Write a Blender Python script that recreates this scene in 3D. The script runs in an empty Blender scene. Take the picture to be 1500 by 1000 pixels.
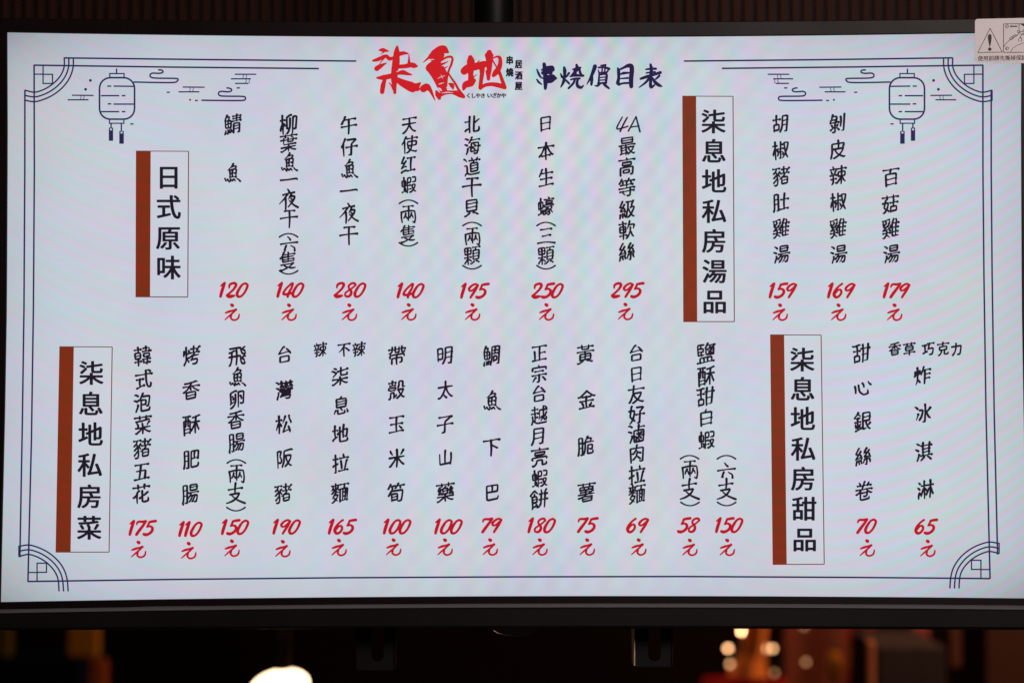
import bpy, bmesh, math, random
from mathutils import Vector, Matrix
random.seed(7)
C = bpy.context.scene.collection
SC = bpy.context.scene
PI = math.pi

# ------------------------------------------------------------------ camera
CAM = Vector((0.0, -2.40, 1.90)); PITCH = math.radians(2.3); FOC = 70.8; SW = 36.0
cd = bpy.data.cameras.new('camera'); cam = bpy.data.objects.new('camera', cd); C.objects.link(cam)
cam.location = CAM; cam.rotation_euler = (PI/2 + PITCH, 0, 0)
cd.lens = FOC; cd.sensor_width = SW; cd.clip_end = 200; cd.clip_start = 0.05
cd.dof.use_dof = True; cd.dof.focus_distance = 2.395; cd.dof.aperture_fstop = 2.6; cd.dof.aperture_blades = 0
SC.camera = cam
# ------------------------------------------------------------------ world, exposure
w = bpy.data.worlds.new('World'); SC.world = w; w.use_nodes = True
bg = w.node_tree.nodes['Background']; bg.inputs[0].default_value = (0.55, 0.42, 0.34, 1); bg.inputs[1].default_value = 0.012
SC.view_settings.view_transform = 'Standard'; SC.view_settings.look = 'None'
SC.view_settings.exposure = 0; SC.view_settings.gamma = 1
# ------------------------------------------------------------------ lamps
def lamp(name, kind, loc, energy, col, size=0.3, target=None, spot=None):
    l = bpy.data.lights.new(name, kind); l.energy = energy; l.color = col
    if kind == 'AREA': l.size = size
    else: l.shadow_soft_size = size
    if spot: l.spot_size = math.radians(spot); l.spot_blend = 0.9
    o = bpy.data.objects.new(name, l); C.objects.link(o); o.location = loc
    if target is not None:
        o.rotation_euler = (Vector(target) - Vector(loc)).to_track_quat('-Z', 'Y').to_euler()
    return o
lamp('shop_light', 'AREA', (0.95, -2.4, 2.78), 44, (1, .86, .82), 0.8, (0.35, 0, 2.1))
lamp('slat_spot', 'SPOT', (0.50, -0.10, 2.93), 5.0, (1, .72, .6), 0.06, (0.40, .5, 2.42), 70)
lamp('back_room_light', 'AREA', (1.7, 2.3, 2.85), 62, (1, .62, .36), 0.6, (1.3, 3.7, 1.1))  # added fill with no visible fixture, brightens the blurred things at right
lamp('stall_light', 'AREA', (-0.9, 2.1, 2.7), 1.0, (1, .74, .5), 0.3, (-1.3, 3.0, 1.1))  # unseen lamp added to brighten the packets at lower left

# photo pixel (1500 x 1000) -> point on the vertical plane at depth Y
def at(px, py, Y=0.0):
    a = (px - 750)/1500*SW/FOC; b = -(py - 500)/1500*SW/FOC
    d = Vector((a, math.cos(PITCH) - b*math.sin(PITCH), math.sin(PITCH) + b*math.cos(PITCH)))
    t = (Y - CAM.y)/d.y
    return CAM + d*t

# ------------------------------------------------------------------ object helpers
def tag(o, label=None, cat=None, group=None, kind=None):
    if label: o['label'] = label
    if cat: o['category'] = cat
    if group: o['group'] = group
    if kind: o['kind'] = kind
    return o
def empty(name, loc, label, cat, group=None):
    o = bpy.data.objects.new(name, None); C.objects.link(o); o.location = loc; o.empty_display_size = .05
    return tag(o, label, cat, group)
def wloc(o):
    v = o.location.copy()
    while o.parent: o = o.parent; v += o.location
    return v
def link(name, verts, faces, mat, parent=None, label=None, smooth=False, mats=None, fm=None):
    off = wloc(parent) if parent else Vector((0, 0, 0))
    me = bpy.data.meshes.new(name)
    me.from_pydata([tuple(Vector(v) - off) for v in verts], [], faces)
    for m in (mats or [mat]): me.materials.append(m)
    if fm:
        for p, i in zip(me.polygons, fm): p.material_index = i
    if smooth:
        for p in me.polygons: p.use_smooth = True
    me.update()
    o = bpy.data.objects.new(name, me); C.objects.link(o)
    if parent: o.parent = parent
    if label: o['label'] = label
    return o
class MB:
    def __init__(s): s.v = []; s.f = []
    def add(s, v, f):
        n = len(s.v); s.v += [tuple(x) for x in v]; s.f += [tuple(i + n for i in q) for q in f]; return s
    def box(s, a, b, bev=0.0):
        bm = bmesh.new(); bmesh.ops.create_cube(bm, size=1)
        for v in bm.verts:
            v.co = Vector(((a[0]+b[0])/2 + v.co.x*(b[0]-a[0]), (a[1]+b[1])/2 + v.co.y*(b[1]-a[1]), (a[2]+b[2])/2 + v.co.z*(b[2]-a[2])))
        if bev: bmesh.ops.bevel(bm, geom=bm.edges[:], offset=bev, segments=2, affect='EDGES', profile=.5)
        bm.verts.index_update()
        s.add([v.co for v in bm.verts], [[v.index for v in f.verts] for f in bm.faces]); bm.free(); return s
    def tube(s, pts, r, n=16, cap=True):
        pts = [Vector(p) for p in pts]; rs = r if isinstance(r, (list, tuple)) else [r]*len(pts)
        vs = []; fs = []; up = Vector((0, 1, 0))
        for i, p in enumerate(pts):
            t = (pts[min(i+1, len(pts)-1)] - pts[max(i-1, 0)]).normalized()
            u = t.cross(up); u = u.normalized() if u.length > .05 else Vector((1, 0, 0)); q = t.cross(u)
            for k in range(n):
                a = 2*PI*k/n; vs.append(p + (u*math.cos(a) + q*math.sin(a))*rs[i])
        for i in range(len(pts)-1):
            for k in range(n): fs.append((i*n+k, i*n+(k+1) % n, (i+1)*n+(k+1) % n, (i+1)*n+k))
        if cap: fs.append(tuple(range(n))); fs.append(tuple((len(pts)-1)*n + k for k in reversed(range(n))))
        return s.add(vs, fs)
    def lathe(s, c, prof, n=32, M=None):   # profile (radius, z)
        vs = []; fs = []
        for r, z in prof:
            for k in range(n):
                v = Vector((r*math.cos(2*PI*k/n), r*math.sin(2*PI*k/n), z))
                if M: v = M @ v
                vs.append(Vector(c) + v)
        for i in range(len(prof)-1):
            for k in range(n): fs.append((i*n+k, i*n+(k+1) % n, (i+1)*n+(k+1) % n, (i+1)*n+k))
        return s.add(vs, fs)
    def go(s, name, mat, parent=None, label=None, smooth=False): return link(name, s.v, s.f, mat, parent, label, smooth)

# ------------------------------------------------------------------ materials
def mat(name, col, rough=.5, metal=0, spec=.5, var=.15, scale=30, bump=0, emit=None, es=0, trans=0, coat=0, bscale=None):
    m = bpy.data.materials.new(name); m.use_nodes = True; nt = m.node_tree; b = nt.nodes['Principled BSDF']
    b.inputs['Base Color'].default_value = (*col, 1); b.inputs['Roughness'].default_value = rough
    b.inputs['Metallic'].default_value = metal; b.inputs['Specular IOR Level'].default_value = spec
    b.inputs['Transmission Weight'].default_value = trans; b.inputs['Coat Weight'].default_value = coat
    tc = nt.nodes.new('ShaderNodeTexCoord'); no = nt.nodes.new('ShaderNodeTexNoise')
    no.inputs['Scale'].default_value = scale; no.inputs['Detail'].default_value = 5
    nt.links.new(tc.outputs['Object'], no.inputs['Vector'])
    if var:
        cr = nt.nodes.new('ShaderNodeMix'); cr.data_type = 'RGBA'
        cr.inputs[6].default_value = (*[c*(1-var) for c in col], 1); cr.inputs[7].default_value = (*[min(1, c*(1+var)) for c in col], 1)
        nt.links.new(no.outputs['Fac'], cr.inputs[0]); nt.links.new(cr.outputs[2], b.inputs['Base Color'])
        mr = nt.nodes.new('ShaderNodeMapRange'); mr.inputs[3].default_value = max(0, rough*(1-var)); mr.inputs[4].default_value = min(1, rough*(1+var))
        nt.links.new(no.outputs['Fac'], mr.inputs[0]); nt.links.new(mr.outputs[0], b.inputs['Roughness'])
    if bump:
        n2 = nt.nodes.new('ShaderNodeTexNoise'); n2.inputs['Scale'].default_value = bscale or scale*8
        nt.links.new(tc.outputs['Object'], n2.inputs['Vector'])
        bp = nt.nodes.new('ShaderNodeBump'); bp.inputs['Strength'].default_value = bump; bp.inputs['Distance'].default_value = .001
        nt.links.new(n2.outputs['Fac'], bp.inputs['Height']); nt.links.new(bp.outputs[0], b.inputs['Normal'])
    if emit: b.inputs['Emission Color'].default_value = (*emit, 1); b.inputs['Emission Strength'].default_value = es
    return m
def lin(*c): return tuple(((x/255)/12.92 if x <= 10 else (((x/255)+.055)/1.055)**2.4) for x in c)

def screen_mat(name, col, amt=1.0, flat=False):
    """lit liquid-crystal picture: emission tint with the panel's shimmer, faint coating gloss"""
    m = bpy.data.materials.new(name); m.use_nodes = True; nt = m.node_tree; N = nt.nodes; L = nt.links
    b = N['Principled BSDF']; b.inputs['Base Color'].default_value = (.004, .004, .005, 1)
    b.inputs['Roughness'].default_value = .5; b.inputs['Specular IOR Level'].default_value = .08
    geo = N.new('ShaderNodeNewGeometry'); sep = N.new('ShaderNodeSeparateXYZ'); L.new(geo.outputs['Position'], sep.inputs[0])
    def mth(op, a, c=None, d=None):
        n = N.new('ShaderNodeMath'); n.operation = op
        for i, x in enumerate((a, c, d)):
            if x is None: continue
            if isinstance(x, (int, float)): n.inputs[i].default_value = x
            else: L.new(x, n.inputs[i])
        return n.outputs[0]
    X = sep.outputs['X']; Z = mth('SUBTRACT', sep.outputs['Z'], CZ)
    if flat:
        b.inputs['Emission Color'].default_value = (*col, 1); b.inputs['Emission Strength'].default_value = 1; b.inputs['Specular IOR Level'].default_value = .03
        return m
    # picture dims towards its edges and corners
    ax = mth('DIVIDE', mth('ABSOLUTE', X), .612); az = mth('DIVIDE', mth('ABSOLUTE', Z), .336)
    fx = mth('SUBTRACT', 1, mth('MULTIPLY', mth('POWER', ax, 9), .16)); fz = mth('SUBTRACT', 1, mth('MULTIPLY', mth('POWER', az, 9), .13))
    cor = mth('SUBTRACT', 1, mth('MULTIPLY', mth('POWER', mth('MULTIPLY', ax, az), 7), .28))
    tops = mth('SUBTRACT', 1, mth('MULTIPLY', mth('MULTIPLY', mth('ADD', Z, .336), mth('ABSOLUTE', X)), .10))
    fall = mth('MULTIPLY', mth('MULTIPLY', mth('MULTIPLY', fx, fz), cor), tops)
    # camera moire put into the emission colour: two fringe families, slowly bent
    r2 = mth('ADD', mth('MULTIPLY', X, X), mth('MULTIPLY', Z, Z))
    px = mth('ADD', mth('MULTIPLY', X, 222), mth('MULTIPLY', mth('MULTIPLY', X, r2), -215))
    pz = mth('ADD', mth('MULTIPLY', Z, 190), mth('ADD', mth('MULTIPLY', mth('MULTIPLY', Z, r2), -90), mth('MULTIPLY', mth('MULTIPLY', X, X), -40)))
    aX = mth('ABSOLUTE', X)   # the arcs mirror about the middle
    pd = mth('ADD', mth('MULTIPLY', Z, 385), mth('ADD', mth('MULTIPLY', mth('MULTIPLY', aX, aX), -560), mth('MULTIPLY', aX, 400)))
    no = N.new('ShaderNodeTexNoise'); no.inputs['Scale'].default_value = 3.2; no.inputs['Detail'].default_value = 2
    L.new(geo.outputs['Position'], no.inputs['Vector'])
    wob = mth('MULTIPLY', mth('SUBTRACT', no.outputs['Fac'], .5), 9)
    px = mth('ADD', px, wob); pz = mth('ADD', pz, wob); pd = mth('ADD', pd, wob)
    # weights: columns in the middle, arcs to the right, faint rows to the left
    wc = mth('POWER', 2.718, mth('MULTIPLY', mth('MULTIPLY', mth('SUBTRACT', X, .03), mth('SUBTRACT', X, .03)), -14))
    wr = mth('MULTIPLY', mth('MINIMUM', 1, mth('MAXIMUM', 0, mth('MULTIPLY', mth('SUBTRACT', aX, .14), 3.2))), mth('ADD', .72, mth('MULTIPLY', X, .5)))
    wl = mth('MINIMUM', 1, mth('MAXIMUM', 0, mth('MULTIPLY', mth('SUBTRACT', -.05, X), 3)))
    up = mth('ADD', .55, mth('MULTIPLY', Z, 1.7))
    wc = mth('MULTIPLY', wc, mth('MAXIMUM', .5, up))
    def chan(ph, k):
        s = mth('MULTIPLY', mth('SINE', mth('ADD', px, ph)), wc)
        s = mth('ADD', s, mth('MULTIPLY', mth('MULTIPLY', mth('SINE', mth('ADD', pz, ph)), mth('SINE', mth('ADD', px, ph*.5))), mth('MULTIPLY', wc, 1.2)))
        s = mth('ADD', s, mth('MULTIPLY', mth('SINE', mth('ADD', pd, ph)), mth('MULTIPLY', wr, .95)))
        s = mth('ADD', s, mth('MULTIPLY', mth('SINE', mth('ADD', mth('MULTIPLY', pz, .8), ph)), mth('MULTIPLY', wl, .25)))
        return mth('ADD', 1, mth('MULTIPLY', s, k*amt))
    n2 = N.new('ShaderNodeTexNoise'); n2.inputs['Scale'].default_value = 9; n2.inputs['Detail'].default_value = 3
    L.new(geo.outputs['Position'], n2.inputs['Vector'])
    sn = N.new('ShaderNodeSeparateColor'); L.new(n2.outputs['Color'], sn.inputs[0])
    comb = N.new('ShaderNodeCombineColor')
    for i, (ph, k) in enumerate(((0, .105), (2.9, .06), (1.2, .06))):
        nz = mth('ADD', 1, mth('MULTIPLY', mth('SUBTRACT', sn.outputs[i], .5), .22*amt))
        L.new(mth('MULTIPLY', mth('MULTIPLY', mth('MULTIPLY', chan(ph, k), fall), nz), col[i]), comb.inputs[i])
    L.new(comb.outputs[0], b.inputs['Emission Color']); b.inputs['Emission Strength'].default_value = 1
    return m

CZ = at(753, 462).z
M = {}
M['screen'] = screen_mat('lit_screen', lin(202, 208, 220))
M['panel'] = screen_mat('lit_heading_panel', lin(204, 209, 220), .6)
M['ink'] = screen_mat('lit_black_lettering', lin(33, 24, 40), flat=True)
M['head'] = screen_mat('lit_heading_lettering', lin(30, 25, 38), flat=True)
M['navy'] = screen_mat('lit_navy_line', lin(42, 38, 84), flat=True)
M['title'] = screen_mat('lit_title_lettering', lin(36, 28, 70), flat=True)
M['red'] = screen_mat('lit_red_price', lin(188, 20, 38), flat=True)
M['logo'] = screen_mat('lit_red_logo', lin(203, 30, 36), flat=True)
M['brown'] = screen_mat('lit_brown_bar', lin(126, 46, 20), 1.2)
M['edge'] = screen_mat('lit_brown_outline', lin(112, 52, 40), flat=True)
M['white'] = screen_mat('lit_white_dot', lin(190, 196, 214), flat=True)
M['bezel'] = mat('matte_black_bezel', (.0085, .0045, .004), .45, spec=.14, var=.25, scale=6, bump=.12, bscale=900)
M['housing'] = mat('black_lower_housing', (.0065, .0056, .005), .5, spec=.22, var=.3, scale=5, bump=.1, bscale=700)
M['trim'] = mat('grey_trim', (.13, .115, .125), .42, spec=.5, var=.12, scale=14)
M['case'] = mat('black_case', (.01, .01, .01), .6)
M['acrylic'] = mat('smoked_acrylic', (.006, .004, .003), .12, spec=.5, var=0)
M['sticker'] = mat('pale_sticker_paper', (.92, .85, .87), .6, var=.04, scale=60)
M['print'] = mat('sticker_ink', (.02, .015, .015), .6, var=.1)
M['steel'] = mat('black_coated_steel', (.0035, .0032, .0032), .45, metal=.0, spec=.2, var=.2, scale=12, bump=.1, bscale=500)

# ------------------------------------------------------------------ television
TVB = at(753, 922); TVB = Vector((TVB.x, 0.02, TVB.z))
tv = empty('television', TVB, 'wall-sized television showing a pale menu of red prices and brush-written dishes', 'television')
def P(px, py, y=0.0):
    v = at(px, py, 0.0); return Vector((v.x, y, v.z))
def ipl(tab, t):
    for (a, u), (b, v) in zip(tab, tab[1:]):
        if t <= b: break
    return u + (v-u)*(t-a)/(b-a)
def top_in(x): return 55 - 7*((x-753)/742)**2
def top_out(x): return 33.5 - 6*((x-753)/753)**2
def bot_in(x): return 872.2 + (8.8*((x-900)/898)**2 if x < 900 else 3.4*((x-900)/600)**2)
def hou_bot(x): return 920.3 + 2.8*((x-800)/800)**2
LX = [(20, 10.8), (48, 11), (200, 11.6), (450, 10.3), (600, 7.8), (750, 4.4), (880, 1.6), (900, 1.2)]
def xl(y): return ipl(LX, y)
def xr(y): return 1507 - xl(y)

# lit picture
nx, ny = 30, 18; vs = []; fs = []
for j in range(ny+1):
    for i in range(nx+1): vs.append(P(-4 + 1516*i/nx, 40 + 848*j/ny, 0))
for j in range(ny):
    for i in range(nx): a = j*(nx+1)+i; fs.append((a, a+nx+1, a+nx+2, a+1))
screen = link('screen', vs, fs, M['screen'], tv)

def ring(n=36, m=12):
    r = []
    for i in range(n): t = i/n; x = xl(48) + (xr(48)-xl(48))*t; r.append(((x, top_in(x)), (-8 + 1523*t, top_out(-8+1523*t))))
    for i in range(m): t = i/m; y = 48 + 828*t; r.append(((xr(y), y), (xr(y)+17, 26 + 862*t)))
    for i in range(n): t = i/n; x = xr(877) + (xl(881)-xr(877))*t; X = 1523 - 1538*t; r.append(((x, bot_in(x)), (X, bot_in(min(max(x, 0), 1506)) + 10.5)))
    for i in range(m): t = i/m; y = 881 - 833*t; r.append(((xl(y), y), (xl(y)-17, 891.5 - 865*t)))
    return r
R = ring(); K = len(R); vs = []; fs = []
def mix(a, b, t): return (a[0]+(b[0]-a[0])*t, a[1]+(b[1]-a[1])*t)
for t, y in ((0, .0008), (0, -.0026), (.05, -.0036), (.95, -.0036), (1, -.0030), (1, .03)):
    for a, b in R: q = mix(a, b, t); vs.append(P(*q, y))
for l in range(5):
    for k in range(K): fs.append((l*K+k, l*K+(k+1) % K, (l+1)*K+(k+1) % K, (l+1)*K+k))
link('bezel', vs, fs, M['bezel'], tv)
# rear shell, a hair wider than the bezel: dark gap round its edge
vs = []; fs = []
def grow(p, d): s = 1 if p[0] > 753 else -1; return (p[0] + s*d*.8, p[1] + (d if p[1] > 460 else -d))
for d, y in ((-3, .009), (1.6, .009), (2.2, .012), (2.2, .045), (-30, .062)):
    for a, b in R: vs.append(P(*grow(b, d), y))
for l in range(4):
    for k in range(K): fs.append((l*K+k, l*K+(k+1) % K, (l+1)*K+(k+1) % K, (l+1)*K+k))
fs.append(tuple(4*K+k for k in range(K)))
link('rear_shell', vs, fs, M['case'], tv)
def strip(name, rows, m, n=40, x0=-16, x1=1523):
    vs = []; fs = []
    for f, y in rows:
        for i in range(n+1): x = x0 + (x1-x0)*i/n; vs.append(P(x, f(min(max(x, 0), 1506)), y))
    for l in range(len(rows)-1):
        for i in range(n): a = l*(n+1)+i; fs.append((a, a+n+1, a+n+2, a+1))
    for e in (0, n): fs.append(tuple(l*(n+1)+e for l in range(len(rows))))
    return link(name, vs, fs, m, tv)
strip('trim_strip', [(lambda x: bot_in(x)+10.6, .004), (lambda x: bot_in(x)+10.7, -.0032), (lambda x: bot_in(x)+14.6, -.0072), (lambda x: bot_in(x)+15.8, -.0072), (lambda x: bot_in(x)+16, -.003)], M['trim'])
strip('lower_housing', [(lambda x: bot_in(x)+16.1, .004), (lambda x: bot_in(x)+16.2, -.0045), (lambda x: bot_in(x)+18.5, -.0058), (lambda x: hou_bot(x)-5, -.0046), (lambda x: hou_bot(x)-1, -.002), (hou_bot, .003), (lambda x: hou_bot(x)-1, .045)], M['housing'])
# tiny bright pimple seen on the top bezel, and one at the upper left corner
for (x, y) in ((893.6, 42.2), (8, 35)):
    MB().lathe(P(x, y, -.0036), [(.0009, 0), (.0008, -.0004), (.0004, -.0008), (.0001, -.0009)], 10, Matrix.Rotation(-PI/2, 3, 'X') @ Matrix.Diagonal((1, 1, -1))).go('light_sensor', M['trim'], tv, smooth=True)
# smoked remote-control receiver tab under the middle of the housing
rb = []; 
for i in range(25):
    a = PI*i/24; rb.append(P(757 - 36*math.cos(a), 918 + 13*math.sin(a), 0))
b = MB(); n = len(rb)
v = [Vector((p.x, -.002, p.z)) for p in rb] + [Vector((p.x, .008, p.z)) for p in rb]
b.add(v, [tuple(range(n)), tuple(n + k for k in reversed(range(n)))] + [(k, k+1, n+k+1, n+k) for k in range(n-1)] + [(n-1, 0, n, 2*n-1)])
rec = b.go('receiver_window', M['acrylic'], tv)
MB().tube([Vector((p.x, -.0022, p.z)) for p in rb], .0006, 8).go('rim', mat('bright_rim', (.16, .12, .08), .15, metal=1, var=0), rec, smooth=True)  # metal curve added to stand in for glints along the tab's edge

# ------------------------------------------------------------------ 2-D drawing on the picture plane
class Draw:
    """flat strokes and shapes laid on the picture, in picture coordinates"""
    def __init__(s, y=-.0010): s.v = []; s.f = []; s.y = y; s.k = 0
    def put(s, pts, faces):
        y = s.y - s.k*6e-6; s.k += 1; n = len(s.v)
        s.v += [P(p[0], p[1], y) for p in pts]; s.f += [tuple(i+n for i in q) for q in faces]
    def poly(s, pts): s.put(pts, [tuple(range(len(pts)))])
    def rect(s, x0, y0, x1, y1): s.poly([(x0, y0), (x0, y1), (x1, y1), (x1, y0)])
    def disc(s, x, y, r, n=18, ry=None): s.poly([(x + r*math.cos(2*PI*k/n), y - (ry or r)*math.sin(2*PI*k/n)) for k in range(n)])
    def stroke(s, pts, wid, smooth=True, cap=True):
        """pts [(x, y)], wid number or list of half widths"""
        if not isinstance(wid, (list, tuple)): wid = [wid]*len(pts)
        if smooth and len(pts) > 2:
            q = []; ww = []
            for i in range(len(pts)-1):
                p0, p1, p2, p3 = pts[max(i-1, 0)], pts[i], pts[i+1], pts[min(i+2, len(pts)-1)]
                L = math.hypot(p2[0]-p1[0], p2[1]-p1[1]); n = max(2, min(8, int(L/1.6)))
                for k in range(n):
                    t = k/n; t2 = t*t; t3 = t2*t
                    q.append(tuple(.5*((2*p1[c]) + (-p0[c]+p2[c])*t + (2*p0[c]-5*p1[c]+4*p2[c]-p3[c])*t2 + (-p0[c]+3*p1[c]-3*p2[c]+p3[c])*t3) for c in (0, 1)))
                    ww.append(wid[i] + (wid[i+1]-wid[i])*t)
            q.append(tuple(pts[-1])); ww.append(wid[-1]); pts, wid = q, ww
        n = len(pts); Lf = []; Rt = []
        for i, p in enumerate(pts):
            a = pts[max(i-1, 0)]; c = pts[min(i+1, n-1)]; dx, dy = c[0]-a[0], c[1]-a[1]; L = math.hypot(dx, dy) or 1
            nx_, ny_ = -dy/L, dx/L
            Lf.append((p[0]+nx_*wid[i], p[1]+ny_*wid[i])); Rt.append((p[0]-nx_*wid[i], p[1]-ny_*wid[i]))
        s.put(Lf + Rt, [(i, i+1, n+i+1, n+i) for i in range(n-1)])
        if cap:
            for e in (0, n-1):
                if wid[e] > .35: s.disc(pts[e][0], pts[e][1], wid[e], 10)
    def line(s, pts, w=1.0): s.stroke(pts, w, smooth=False, cap=False)
    def go(s, name, m, parent, label=None): return link(name, s.v, s.f, m, parent, label)

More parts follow.
